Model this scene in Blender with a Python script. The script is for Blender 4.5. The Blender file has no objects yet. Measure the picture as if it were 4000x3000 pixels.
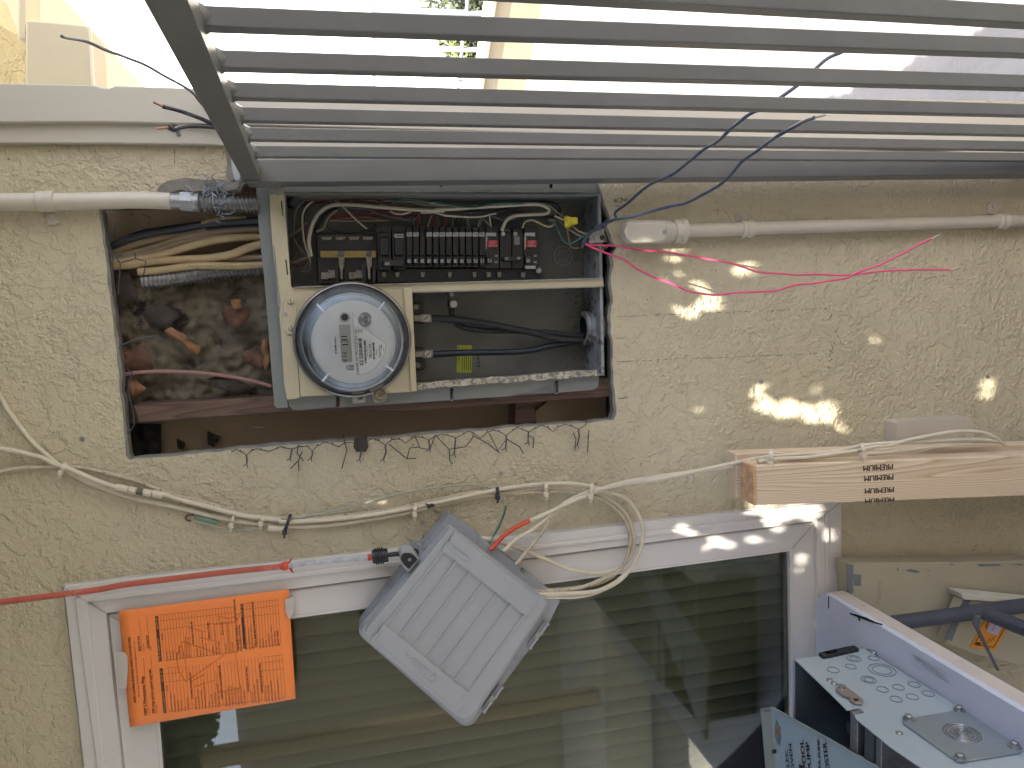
import bpy, math, random
from mathutils import Vector as V, Matrix
from mathutils.geometry import tessellate_polygon
random.seed(7)
S = bpy.context.scene
COL = S.collection
R = math.radians
# ------------------------------------------------------------------ camera
# The photograph is a 4000x3000 frame held sideways: world up runs to the left of the picture.
FP = 2950.0
d_ = V((13700, -940, FP)).normalized()            # world down seen from the camera (right, down, forward)
l_ = V((1150, 25500, FP)); l_ = (l_ - d_ * l_.dot(d_)).normalized()   # world left
y_ = d_.cross(l_).normalized()                    # into the wall
CAM = V((0.0, -1.40, 1.68))
ax = [-l_, y_, -d_]
def w_of(c): return V((c.dot(ax[0]), c.dot(ax[1]), c.dot(ax[2])))
Rw, Dw, Fw = w_of(V((1,0,0))), w_of(V((0,1,0))), w_of(V((0,0,1)))
cam = bpy.data.cameras.new('camera'); co = bpy.data.objects.new('camera', cam); COL.objects.link(co)
m3 = Matrix((Rw, -Dw, -Fw)).transposed()
co.matrix_world = Matrix.Translation(CAM) @ m3.to_4x4()
cam.sensor_width = 36; cam.lens = 36 * FP / 4000; cam.clip_start = 0.02; cam.clip_end = 500
S.camera = co
# ------------------------------------------------------------------ light
SUN = V((0.10, -0.50, 0.86)).normalized()         # towards the sun
EXPOSURE = 2.45
w = bpy.data.worlds.new('World'); S.world = w; w.use_nodes = True
nt = w.node_tree; bg = nt.nodes['Background']
sky = nt.nodes.new('ShaderNodeTexSky'); sky.sky_type = 'NISHITA'; sky.sun_disc = False
sky.sun_elevation = math.asin(SUN.z); sky.sun_rotation = math.atan2(SUN.x, SUN.y)
sky.dust_density = 4.0; sky.air_density = .75; sky.ozone_density = .6
nt.links.new(sky.outputs[0], bg.inputs[0]); bg.inputs[1].default_value = 0.15
sl = bpy.data.lights.new('sun', 'SUN'); sl.energy = 4.5; sl.angle = R(0.4); sl.color = (1, .93, .82)
so = bpy.data.objects.new('sun', sl); COL.objects.link(so); so.rotation_euler = SUN.to_track_quat('Z','Y').to_euler()
S.view_settings.view_transform = 'Standard'; S.view_settings.look = 'None'
S.view_settings.exposure = EXPOSURE; S.view_settings.gamma = 1; S.view_settings.use_curve_mapping = False
S.cycles.max_bounces = 8; S.cycles.transmission_bounces = 8; S.cycles.transparent_max_bounces = 12
# ------------------------------------------------------------------ pixel -> world
def ray(px, py):
    c = V((px - 2000, py - 1500, FP)); return w_of(c)
def P(px, py, Y=0.0):
    r = ray(px, py); return CAM + r * ((Y - CAM.y) / r.y)
def PX(px, py, X):
    r = ray(px, py); return CAM + r * ((X - CAM.x) / r.x)
def PZ(px, py, Z=0.0):
    r = ray(px, py); return CAM + r * ((Z - CAM.z) / r.z)
def cv(ox, oy, s, pts): return [(ox + x*s, oy + y*s) + tuple(r) for x, y, *r in pts]
# ------------------------------------------------------------------ materials
def srgb(h):
    c = [int(h[i:i+2], 16)/255 for i in (0,2,4)]
    return tuple((x/12.92 if x <= .04045 else ((x+.055)/1.055)**2.4) for x in c) + (1,)
def M(name, col, rough=.6, metal=0, var=.12, vs=12, bump=0, bs=150, stretch=(1,1,1), coat=0, trans=0, spec=.5, dirt=None, dirt_amt=.5, dirt_s=30):
    m = bpy.data.materials.new(name); m.use_nodes = True
    t = m.node_tree; N = t.nodes; L = t.links; b = N['Principled BSDF']
    if isinstance(col, str): col = srgb(col)
    col = tuple(col[:3]) + (1,)
    tc = N.new('ShaderNodeTexCoord'); mp = N.new('ShaderNodeMapping'); mp.inputs['Scale'].default_value = stretch
    L.new(tc.outputs['Object'], mp.inputs[0])
    n = N.new('ShaderNodeTexNoise'); n.inputs['Scale'].default_value = vs; n.inputs['Detail'].default_value = 5
    L.new(mp.outputs[0], n.inputs['Vector'])
    r = N.new('ShaderNodeValToRGB')
    r.color_ramp.elements[0].position = .3; r.color_ramp.elements[1].position = .7
    r.color_ramp.elements[0].color = tuple(c*(1-var) for c in col[:3]) + (1,)
    r.color_ramp.elements[1].color = tuple(min(1, c*(1+var)) for c in col[:3]) + (1,)
    L.new(n.outputs['Fac'], r.inputs[0]); out = r.outputs[0]
    if dirt:
        n3 = N.new('ShaderNodeTexNoise'); n3.inputs['Scale'].default_value = dirt_s; n3.inputs['Detail'].default_value = 8; n3.inputs['Roughness'].default_value = .7
        L.new(mp.outputs[0], n3.inputs['Vector'])
        r3 = N.new('ShaderNodeValToRGB'); r3.color_ramp.elements[0].position = 1-dirt_amt; r3.color_ramp.elements[1].position = min(1, 1-dirt_amt+.08)
        mx = N.new('ShaderNodeMix'); mx.data_type = 'RGBA'
        L.new(n3.outputs['Fac'], r3.inputs[0]); L.new(r3.outputs[0], mx.inputs[0]); L.new(out, mx.inputs[6])
        mx.inputs[7].default_value = srgb(dirt) if isinstance(dirt, str) else dirt; out = mx.outputs[2]
    L.new(out, b.inputs['Base Color'])
    b.inputs['Roughness'].default_value = rough; b.inputs['Metallic'].default_value = metal
    b.inputs['Specular IOR Level'].default_value = spec
    if coat: b.inputs['Coat Weight'].default_value = coat
    if trans: b.inputs['Transmission Weight'].default_value = trans
    if bump:
        n2 = N.new('ShaderNodeTexNoise'); n2.inputs['Scale'].default_value = bs; n2.inputs['Detail'].default_value = 5
        L.new(mp.outputs[0], n2.inputs['Vector'])
        bn = N.new('ShaderNodeBump'); bn.inputs['Distance'].default_value = .003; bn.inputs['Strength'].default_value = bump
        L.new(n2.outputs['Fac'], bn.inputs['Height']); L.new(bn.outputs[0], b.inputs['Normal'])
    return m
def stucco_mat(name, col, strength=1.0, sc=1.0):
    m = bpy.data.materials.new(name); m.use_nodes = True
    t = m.node_tree; N = t.nodes; L = t.links; b = N['Principled BSDF']
    g = N.new('ShaderNodeNewGeometry')
    def noise(s, det=4, dist=0, rg=.55):
        n = N.new('ShaderNodeTexNoise'); n.inputs['Scale'].default_value = s*sc; n.inputs['Detail'].default_value = det
        n.inputs['Distortion'].default_value = dist; n.inputs['Roughness'].default_value = rg
        L.new(g.outputs['Position'], n.inputs['Vector']); return n.outputs['Fac']
    def ramp(i, a, c, ca=(0,0,0,1), cc=(1,1,1,1)):
        r = N.new('ShaderNodeValToRGB'); r.color_ramp.elements[0].position = a; r.color_ramp.elements[1].position = c
        r.color_ramp.elements[0].color = ca; r.color_ramp.elements[1].color = cc
        L.new(i, r.inputs[0]); return r.outputs[0]
    def math_(op, a, c):
        n = N.new('ShaderNodeMath'); n.operation = op
        for i, v in ((0, a), (1, c)):
            if isinstance(v, (int, float)): n.inputs[i].default_value = v
            else: L.new(v, n.inputs[i])
        return n.outputs[0]
    mask = ramp(noise(7, 4, .5), .44, .60)              # where the dash coat stays rough
    inv = math_('SUBTRACT', 1.0, mask)
    pebble = ramp(noise(95, 2, .2), .40, .66)           # rounded dashes about a centimetre wide
    pebble2 = noise(190, 2)
    plate_ = ramp(noise(21, 5, .4, .62), .475, .525)    # trowelled plateaus with ragged rims
    plate2 = ramp(noise(44, 4, .3, .6), .45, .55)
    h = math_('MULTIPLY', math_('ADD', pebble, math_('MULTIPLY', pebble2, .35)), math_('ADD', math_('MULTIPLY', mask, .95), .12))
    h = math_('ADD', h, math_('MULTIPLY', plate_, .85))
    h = math_('ADD', h, math_('MULTIPLY', math_('MULTIPLY', plate2, inv), .45))
    h = math_('ADD', h, math_('MULTIPLY', noise(420, 2), .10))
    bn = N.new('ShaderNodeBump'); bn.inputs['Distance'].default_value = .0030; bn.inputs['Strength'].default_value = strength
    L.new(h, bn.inputs['Height']); L.new(bn.outputs[0], b.inputs['Normal'])
    c = srgb(col)
    big = ramp(noise(2.2, 4), .3, .7, tuple(x*.93 for x in c[:3])+(1,), tuple(min(1,x*1.04) for x in c[:3])+(1,))
    pit = ramp(noise(95, 2, .3), .70, .75, (0,0,0,1), (1,1,1,1))
    mx = N.new('ShaderNodeMix'); mx.data_type = 'RGBA'; L.new(pit, mx.inputs[0]); L.new(big, mx.inputs[6])
    mx.inputs[7].default_value = tuple(x*.5 for x in c[:3])+(1,)
    L.new(mx.outputs[2], b.inputs['Base Color']); b.inputs['Roughness'].default_value = .75
    b.inputs['Specular IOR Level'].default_value = .3
    return m
def wood_mat(name, c1, c2, axis='Z', scale=1.0):
    m = bpy.data.materials.new(name); m.use_nodes = True
    t = m.node_tree; N = t.nodes; L = t.links; b = N['Principled BSDF']
    tc = N.new('ShaderNodeTexCoord'); mp = N.new('ShaderNodeMapping')
    mp.inputs['Scale'].default_value = (1,1,.06) if axis == 'Z' else (.06,1,1)
    L.new(tc.outputs['Object'], mp.inputs[0])
    n = N.new('ShaderNodeTexNoise'); n.inputs['Scale'].default_value = 9; n.inputs['Detail'].default_value = 2
    L.new(mp.outputs[0], n.inputs['Vector'])
    wv = N.new('ShaderNodeMath'); wv.operation = 'MULTIPLY'; wv.inputs[1].default_value = 60*scale
    sx = N.new('ShaderNodeSeparateXYZ'); L.new(mp.outputs[0], sx.inputs[0])
    a1 = N.new('ShaderNodeMath'); a1.operation = 'MULTIPLY_ADD'; a1.inputs[1].default_value = .28; L.new(n.outputs['Fac'], a1.inputs[0]); L.new(sx.outputs['X' if axis=='Z' else 'Z'], a1.inputs[2])
    L.new(a1.outputs[0], wv.inputs[0])
    w2 = N.new('ShaderNodeMath'); w2.operation = 'FRACT'; w3 = N.new('ShaderNodeMath'); w3.operation = 'MULTIPLY'; w3.inputs[1].default_value = 2.2
    L.new(wv.outputs[0], w3.inputs[0]); L.new(w3.outputs[0], w2.inputs[0])
    r = N.new('ShaderNodeValToRGB'); e = r.color_ramp.elements
    e[0].position = 0; e[0].color = srgb(c1); e[1].position = 1; e[1].color = srgb(c1)
    k = e.new(.62); k.color = tuple(.5*(a+b_) for a, b_ in zip(srgb(c1), srgb(c2)))
    k = e.new(.85); k.color = srgb(c2)
    L.new(w2.outputs[0], r.inputs[0]); L.new(r.outputs[0], b.inputs['Base Color'])
    n2 = N.new('ShaderNodeTexNoise'); n2.inputs['Scale'].default_value = 400; L.new(mp.outputs[0], n2.inputs['Vector'])
    bn = N.new('ShaderNodeBump'); bn.inputs['Distance'].default_value = .001; bn.inputs['Strength'].default_value = .5
    L.new(n2.outputs['Fac'], bn.inputs['Height']); L.new(bn.outputs[0], b.inputs['Normal'])
    b.inputs['Roughness'].default_value = .7
    return m
# ------------------------------------------------------------------ mesh helpers
ORG = {}
def tag(o, label=None, cat=None, group=None, kind=None):
    if label: o['label'] = label
    if cat: o['category'] = cat
    if group: o['group'] = group
    if kind: o['kind'] = kind
    return o
def empty(name, loc, label, cat, group=None):
    o = bpy.data.objects.new(name, None); COL.objects.link(o); o.location = loc; o.empty_display_size = .02
    ORG[o.name] = V(loc); return tag(o, label, cat, group)
class MB:
    def __init__(s): s.v = []; s.f = []
    def add(s, vs, fs):
        n = len(s.v); s.v += [V(v) for v in vs]; s.f += [tuple(i+n for i in f) for f in fs]; return s
    def build(s, name, mat, parent=None, bev=0, smooth=40, label=None, cat=None, group=None, kind=None, seg=2):
        if parent is None:
            if not s.v: s.v = [V((0,0,0))]
            mn = V([min(v[i] for v in s.v) for i in range(3)]); mx = V([max(v[i] for v in s.v) for i in range(3)])
            org = (mn + mx) / 2
        else: org = ORG[parent.name]
        me = bpy.data.meshes.new(name); me.from_pydata([v - org for v in s.v], [], s.f); me.update()
        if smooth:
            for p in me.polygons: p.use_smooth = True
            me.set_sharp_from_angle(angle=R(smooth))
        for mm in (mat if isinstance(mat, (list, tuple)) else [mat]): me.materials.append(mm)
        o = bpy.data.objects.new(name, me); COL.objects.link(o)
        if parent is None: o.location = org
        else: o.parent = parent
        ORG[o.name] = org
        if bev:
            b = o.modifiers.new('bevel', 'BEVEL'); b.width = bev; b.segments = seg; b.limit_method = 'ANGLE'; b.angle_limit = R(40)
        return tag(o, label, cat, group, kind)
def prism(pts, ext, holes=(), caps=(True, True)):
    """polygon (3D points) pushed along ext; returns verts, faces. The polygon is the front."""
    loops = [list(map(V, pts))] + [list(map(V, h)) for h in holes]
    tris = tessellate_polygon(loops)
    flat = [p for lp in loops for p in lp]; n = len(flat); e = V(ext)
    nrm = V((0,0,0))
    for a, b, c in tris: nrm += (flat[b]-flat[a]).cross(flat[c]-flat[a]); break
    tri_f = []
    for a, b, c in tris:
        q = (flat[b]-flat[a]).cross(flat[c]-flat[a])
        tri_f.append((a, b, c) if q.dot(e) < 0 else (a, c, b))
    vs = flat + [p + e for p in flat]; fs = []
    if caps[0]: fs += tri_f
    if caps[1]: fs += [tuple(i + n for i in reversed(t)) for t in tri_f]
    k = 0
    for li, lp in enumerate(loops):
        m = len(lp); area = V((0,0,0))
        for i in range(m): area += lp[i].cross(lp[(i+1) % m])
        ccw = (area.dot(e) < 0)
        if li: ccw = not ccw
        for i in range(m):
            a, b = k+i, k+(i+1) % m
            fs.append((a, a+n, b+n, b) if ccw else (b, b+n, a+n, a))
        k += m
    return vs, fs
def slabm(pts, Yf, Yb, holes=(), mb=None):
    mb = mb or MB(); return mb.add(*prism([P(x, y, Yf) for x, y in pts], (0, Yb-Yf, 0), [[P(x, y, Yf) for x, y in h] for h in holes]))
def slab(name, pts, Yf, Yb, mat, parent=None, holes=(), **k):
    return slabm(pts, Yf, Yb, holes).build(name, mat, parent, **k)
def cr(pts, n=6):
    pts = [V(p) for p in pts]
    if len(pts) < 3: return pts
    q = [pts[0]*2-pts[1]] + pts + [pts[-1]*2-pts[-2]]; out = []
    for i in range(1, len(q)-2):
        a, b, c, d = q[i-1:i+3]
        for j in range(n):
            t = j/n; out.append(.5*((2*b)+(c-a)*t+(2*a-5*b+4*c-d)*t*t+(-a+3*b-3*c+d)*t**3))
    out.append(pts[-1]); return out
def tubem(pts, rad, res=8, sm=5, mb=None, closed_caps=True, flat=1.0):
    mb = mb or MB(); c = cr(pts, sm) if sm else [V(p) for p in pts]
    n = len(c); rr = rad if callable(rad) else (lambda t: rad)
    t0 = (c[1]-c[0]).normalized(); up = V((0,0,1)) if abs(t0.z) < .9 else V((1,0,0))
    u = t0.cross(up).normalized(); vs = []; fs = []
    for i in range(n):
        t = (c[min(i+1, n-1)]-c[max(i-1, 0)])
        if t.length < 1e-9: t = t0
        t.normalize(); u = (u - t*u.dot(t)).normalized(); w_ = t.cross(u); r = rr(i/(n-1))
        for k in range(res):
            a = 2*math.pi*k/res; vs.append(c[i] + u*math.cos(a)*r + w_*math.sin(a)*r*flat)
    for i in range(n-1):
        for k in range(res):
            a = i*res+k; b = i*res+(k+1) % res; fs.append((a, b, b+res, a+res))
    if closed_caps: fs += [tuple(range(res-1, -1, -1)), tuple(range((n-1)*res, n*res))]
    return mb.add(vs, fs)
def tube(name, pts, rad, mat, parent=None, res=8, sm=5, flat=1.0, **k):
    return tubem(pts, rad, res, sm, flat=flat).build(name, mat, parent, smooth=50, **k)
def pxr(r, Y=0.0): return r * (Y - CAM.y) / FP * 1.02     # a length in photo pixels at depth Y
def wire(name, pts, r, mat, Y0=0.0, Y1=None, parent=None, res=6, **k):
    """pts: photo pixels (x, y[, Y]); depth runs Y0 -> Y1 along the list"""
    Y1 = Y0 if Y1 is None else Y1; n = len(pts)
    q = [P(p[0], p[1], p[2] if len(p) > 2 else Y0+(Y1-Y0)*i/max(1, n-1)) for i, p in enumerate(pts)]
    return tube(name, q, r, mat, parent, res=res, **k)
def discm(c, n, r, h, res=20, mb=None, r2=None, hole=0):
    """short cylinder: centre c on its base, axis n, height h"""
    mb = mb or MB(); n = V(n).normalized(); up = V((0,0,1)) if abs(n.z) < .9 else V((1,0,0))
    u = n.cross(up).normalized(); w_ = n.cross(u); r2 = r if r2 is None else r2
    ring = lambda rr, o: [V(c)+n*o+u*math.cos(2*math.pi*k/res)*rr+w_*math.sin(2*math.pi*k/res)*rr for k in range(res)]
    if not hole:
        fs = [(k, (k+1) % res, (k+1) % res+res, k+res) for k in range(res)] + [tuple(range(res-1,-1,-1)), tuple(range(res, 2*res))]
        return mb.add(ring(r, 0)+ring(r2, h), fs)
    vs = ring(r, 0)+ring(r2, h)+ring(hole, h)+ring(hole, 0)
    fs = []
    for q in range(4):
        for k in range(res): a = q*res+k; b = q*res+(k+1) % res; fs.append((a, b, (b+res) % (4*res), (a+res) % (4*res)))
    return mb.add(vs, fs)
def lathem(c, n, prof, res=48, mb=None):
    mb = mb or MB(); n = V(n).normalized(); up = V((0,0,1)) if abs(n.z) < .9 else V((1,0,0))
    u = n.cross(up).normalized(); w_ = n.cross(u); vs = []; fs = []
    for r, h in prof:
        for k in range(res):
            a = 2*math.pi*k/res; vs.append(V(c)+n*h+u*math.cos(a)*r+w_*math.sin(a)*r)
    for i in range(len(prof)-1):
        for k in range(res): a = i*res+k; b = i*res+(k+1) % res; fs.append((a, b, b+res, a+res))
    return mb.add(vs, fs)
def boxm(a, b, mb=None):
    mb = mb or MB(); x0,y0,z0 = a; x1,y1,z1 = b
    vs = [(x0,y0,z0),(x1,y0,z0),(x1,y1,z0),(x0,y1,z0),(x0,y0,z1),(x1,y0,z1),(x1,y1,z1),(x0,y1,z1)]
    return mb.add(vs, [(0,3,2,1),(4,5,6,7),(0,1,5,4),(1,2,6,5),(2,3,7,6),(3,0,4,7)])
_tc = {}
def text_raw(s):
    if s not in _tc:
        c = bpy.data.curves.new('t', 'FONT'); c.body = s; c.resolution_u = 2; c.size = 1
        o = bpy.data.objects.new('t', c); COL.objects.link(o)
        dg = bpy.context.evaluated_depsgraph_get(); dg.update(); e = o.evaluated_get(dg); me = e.to_mesh()
        vs = [(v.co.x, v.co.y) for v in me.vertices]; fs = [tuple(p.vertices) for p in me.polygons]
        e.to_mesh_clear(); bpy.data.objects.remove(o); bpy.data.curves.remove(c)
        _tc[s] = (vs, fs)
    return _tc[s]
def textm(s, p0, p1, p2, PF, off=(0,0,0), mb=None, thick=None, bold=0, squash=1.0):
    """text from photo pixel p0 (baseline start) to p1 (baseline end), letter tops at p2; PF maps pixels to a plane"""
    mb = mb or MB(); vs, fs = text_raw(s)
    if not vs: return mb
    x0 = min(v[0] for v in vs); x1 = max(v[0] for v in vs); y1 = .69
    o = PF(*p0)+V(off); u = PF(*p1)-PF(*p0); v = PF(*p2)-PF(*p0)
    if bold:
        for dx in (-bold, bold):
            q = [o+u*((a-x0)/(x1-x0)+dx)+v*(b/y1) for a, b in vs]; mb.add(q, fs)
        return mb
    q = [o+u*((a-x0)/(x1-x0))+v*(b/y1) for a, b in vs]
    if thick:
        e = V(thick); n = len(q); ed = {}
        for f in fs:
            for i in range(len(f)):
                k = (f[i], f[(i+1) % len(f)]); ed[k] = ed.get(k, 0)+1
        side = [(a, b, b+n, a+n) for (a, b) in ed if (b, a) not in ed]
        return mb.add([x+e for x in q]+q, list(fs)+side)
    return mb.add(q, fs)
def quadm(a, b, c, d, PF, off=(0,0,0), mb=None):
    mb = mb or MB(); return mb.add([PF(*p)+V(off) for p in (a, b, c, d)], [(0,1,2,3)])
def linem(pts, wpx, PF, off=(0,0,0), mb=None):
    """thin flat stroke through photo pixels on a plane"""
    mb = mb or MB()
    for (x0, y0), (x1, y1) in zip(pts, pts[1:]):
        L_ = math.hypot(x1-x0, y1-y0) or 1; nx, ny = -(y1-y0)/L_*wpx/2, (x1-x0)/L_*wpx/2
        mb.add([PF(x, y)+V(off) for x, y in ((x0+nx, y0+ny), (x1+nx, y1+ny), (x1-nx, y1-ny), (x0-nx, y0-ny))], [(0,1,2,3)])
    return mb
def copy_tree(o, parent=None):
    c = o.copy(); COL.objects.link(c); ORG[c.name] = ORG[o.name]
    if parent is not None: c.parent = parent
    for ch in list(o.children): copy_tree(ch, c)
    return c
# ------------------------------------------------------------------ palette
SUN_OK = True
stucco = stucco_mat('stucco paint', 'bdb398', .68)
cement = M('raw cement edge', '7e7a72', .9, var=.2, vs=40, bump=.6, bs=260)
trimp = M('painted trim board', 'b9b3a5', .6, var=.08, vs=5, bump=.25, bs=40, stretch=(1,1,.2), dirt='8f8a80', dirt_amt=.32, dirt_s=14)
gatep = M('grey gate paint', '646461', .34, var=.08, vs=10, bump=.15, bs=60, spec=.4, dirt='72716c', dirt_amt=.3, dirt_s=60)
vinyl = M('white vinyl', 'cdc8c2', .35, var=.02, vs=4, dirt='b9b5b0', dirt_amt=.27, dirt_s=25)
caulk = M('old caulk', 'b3aea3', .8, var=.15, vs=40, bump=.5, bs=200)
gasket = M('dark gasket', '2c2e2c', .7)
steel = M('panel steel', '777a76', .5, metal=.05, var=.1, vs=9, dirt='5a5a56', dirt_amt=.33, dirt_s=45, bump=.1, bs=80)
steel_in = M('panel inner steel', '676862', .55, metal=.0, var=.16, vs=14, dirt='45453f', dirt_amt=.36, dirt_s=110)
grime = M('gritty galvanised steel', '8b8f90', .75, metal=.2, var=.3, vs=60, bump=.9, bs=300, dirt='4c463e', dirt_amt=.45, dirt_s=35)
cream = M('cream panel paint', 'b8ae90', .45, var=.05, vs=8, dirt='8f8468', dirt_amt=.29, dirt_s=30, bump=.12, bs=70)
chip = M('chipped cream paint', 'b5ac98', .8, var=.2, vs=60, bump=1.0, bs=300, dirt='77736a', dirt_amt=.52, dirt_s=120)
black = M('black plastic', '1b1d20', .4, var=.2, vs=40, dirt='43474b', dirt_amt=.33, dirt_s=150)
blackw = M('black insulation', '262b33', .3, var=.2, vs=30)
rubberd = M('dusty black insulation', '2a2c2e', .7, var=.3, vs=60, dirt='565452', dirt_amt=.4, dirt_s=70)
white = M('white sticker', 'a9a8a4', .6, var=.04)
ink = M('black ink', '17181a', .7)
redp = M('red button', 'a81f2a', .4)
brass = M('aged bus bar', '948454', .45, metal=.6, var=.25, vs=60, dirt='5a4f36', dirt_amt=.35, dirt_s=90)
lugm = M('dull aluminium lug', '7e7a72', .45, metal=.7, var=.25, vs=90, dirt='4e483f', dirt_amt=.42, dirt_s=120)
zinc = M('zinc', '9a9c9e', .35, metal=.85, var=.2, vs=60)
galv = M('galvanised conduit', '8f8e8a', .4, metal=.6, var=.2, vs=60)
cond = M('painted conduit', 'b7b0a0', .45, var=.05, vs=8, dirt='8f897d', dirt_amt=.27, dirt_s=60, bump=.1, bs=60)
cable_c = M('cream cable jacket', 'c9bfa8', .5, var=.08, vs=25, dirt='8e8471', dirt_amt=.38, dirt_s=160, bump=.4, bs=500)
cable_d = M('dirty cream cable jacket', 'b2a68e', .6, var=.15, vs=40, dirt='665e50', dirt_amt=.44, dirt_s=160, bump=.4, bs=500)
romex = M('yellowed cable jacket', 'a8936c', .5, var=.12, vs=25, dirt='7c6746', dirt_amt=.35, dirt_s=40)
romexd = M('dusty tan cable jacket', '85755e', .6, var=.15, vs=25)
orange_j = M('orange jacket', 'c2492a', .5, var=.08)
insul = M('dirty insulation', '6b6355', 1, var=.35, vs=14, bump=1.5, bs=50, dirt='343230', dirt_amt=.47, dirt_s=9, spec=.05)
paper = M('brown building paper', 'a3917a', .9, var=.12, vs=6, spec=.1)
stud = wood_mat('old redwood stud', '6a5346', '4f3b31')
lumber = wood_mat('new lumber', 'd6c3a8', 'b39a7c', scale=1.3)
lumber_e = M('sawn end grain', 'c29a72', .85, var=.25, vs=60, bump=.6, bs=300)
leafm = [M('dry leaf brown', '5d4233', .75, var=.25, vs=40), M('dry leaf tan', '86603f', .75, var=.2, vs=40), M('dry leaf dark', '3a332e', .8, var=.25, vs=40)]
mesh_w = M('rusty lath wire', '4d5054', .6, metal=.5, var=.3, vs=90)
greybox = M('grey enclosure plastic', 'a1a3a4', .42, var=.05, vs=7, dirt='909295', dirt_amt=.33, dirt_s=16, bump=.08, bs=120)
greybox2 = M('grey enclosure backing', '8e9194', .5, var=.1, vs=10, dirt='777b7f', dirt_amt=.42, dirt_s=14)
concrete = M('salt finish concrete', '7b7976', .8, var=.12, vs=3, bump=1.6, bs=26, dirt='54524f', dirt_amt=.33, dirt_s=38)
# ------------------------------------------------------------------ setting
ROT = ('structure')
g = MB(); g.add([(-40,-40,0),(60,-40,0),(60,60,0),(-40,60,0)], [(0,1,2,3)])
g.build('ground', concrete, smooth=0, kind='structure', label='speckled concrete paving, sunlit beyond the gate and shaded along the house')
dirtm = M('bare soil', '4d453b', 1, var=.4, vs=8, bump=1.5, bs=30)
s_ = MB(); s_.add([(-2.4,-.45,.006),(.55,-.45,.006),(.55,-.005,.006),(-2.4,-.005,.006)], [(0,1,2,3)])
s_.build('soil', dirtm, smooth=0, kind='structure', label='dark soil strip along the foot of the wall')

# ---- the house
house = empty('house', (-.3, 0, 0), 'beige stucco house wall with a jagged cut-out around the electrical panel', 'house')
XC = P(400, 345, 0).x                              # corner of the house
def edge_x(px, py): return P(px, py, 0)
hole = [(385,815),(600,790),(636,768),(668,752),(700,742),(760,748),(820,744),(880,748),(925,738),(950,706),(1000,690),(1400,684),(2332,684),(2338,720),(2352,760),(2362,800),(2385,850),(2372,885),(2384,915),
        (2390,940),(2410,968),(2392,1000),(2398,1035),(2386,1080),(2392,1150),(2385,1240),(2394,1330),(2392,1420),(2396,1500),(2404,1560),(2409,1615),(2398,1642),
        (2330,1648),(2240,1656),(2140,1661),(2040,1670),(1960,1674),(1880,1684),(1780,1692),(1690,1696),(1600,1706),(1500,1713),(1400,1722),(1290,1728),(1180,1737),(1090,1742),
        (1000,1750),(900,1758),(800,1768),(700,1780),(600,1788),(505,1797),(492,1780),(482,1680),(472,1560),(462,1440),(450,1330),(440,1240),(428,1150),(418,1080),(412,1010),(402,950),(398,900),(392,862)]
random.seed(3)
hj = []
for i, (x, y) in enumerate(hole):
    x2, y2 = hole[(i+1) % len(hole)]; hj.append((x, y)); L_ = math.hypot(x2-x, y2-y); n = int(L_//28)
    for k in range(1, n):
        t = k/n; j = 3.2 if y > 1500 or x < 520 else 6
        if y < 700 and y2 < 700: j = 0
        hj.append((x+(x2-x)*t+random.uniform(-j, j), y+(y2-y)*t+random.uniform(-j, j)))
win = [(250,2293),(3287,1958),(3288,3000),(3300,4200),(430,4300),(330,3000)]
outer = [V((-4,0,0)), V((XC,0,0)), V((XC,0,3.2)), V((-4,0,3.2))]
h3 = [P(x, y, 0) for x, y in hj]; w3 = [P(x, y, 0) for x, y in win]
MB().add(*prism(outer, (0,.022,0), [h3, w3], caps=(True, False))).build('stucco_wall', [stucco], house, smooth=0)
# broken cement edge of the cut-out
cen_ = sum(h3, V((0,0,0)))/len(h3); random.seed(17); m_ = len(h3)
inn_ = []
for p in h3: inn_.append(p+(cen_-p).normalized()*random.uniform(.0025,.0055))
eb = MB(); eb.add([p+V((0,.0012,0)) for p in h3]+[p+V((0,.004,0)) for p in inn_]+[p+(p-cen_).normalized()*.002+V((0,.030,0)) for p in inn_],
    [(i, (i+1)%m_, m_+(i+1)%m_, m_+i) for i in range(m_)]+[(m_+i, m_+(i+1)%m_, 2*m_+(i+1)%m_, 2*m_+i) for i in range(m_)])
eb.build('cut_edge', cement, house, smooth=0)
slab('broken_render', [(612,742),(628,722),(655,706),(690,700),(720,694),(790,702),(850,700),(900,708),(935,696),(948,704),(925,738),(880,748),(820,744),(760,748),(700,742),(668,752),(636,768)], -.0012, .001, cement, house, smooth=0)
slab('broken_render', [(878,585),(900,600),(905,660),(935,700),(925,712),(896,706),(880,690),(888,640)], -.0012, .001, cement, house, smooth=0)
# cement crumbs standing out along the right side of the cut-out
cb = MB(); random.seed(5)
for k in range(34):
    t = random.random(); px = 2372+random.uniform(-16, 10); py = 705+random.choice([random.uniform(0, 60), random.uniform(60, 330)])
    r = random.uniform(.003, .011); c = P(px, py, .012)
    vs = [c+V((random.gauss(0,1),random.gauss(0,1)*.7,random.gauss(0,1))).normalized()*r*random.uniform(.7,1.1) for _ in range(8)]
    cb.add(vs, [(0,1,2),(0,2,3),(0,3,4),(0,4,5),(1,2,6),(2,3,7),(4,5,6),(5,1,7),(1,6,7),(3,4,6),(0,5,1)])
cb.build('crumbled_cement', cement, house, smooth=0)
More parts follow.
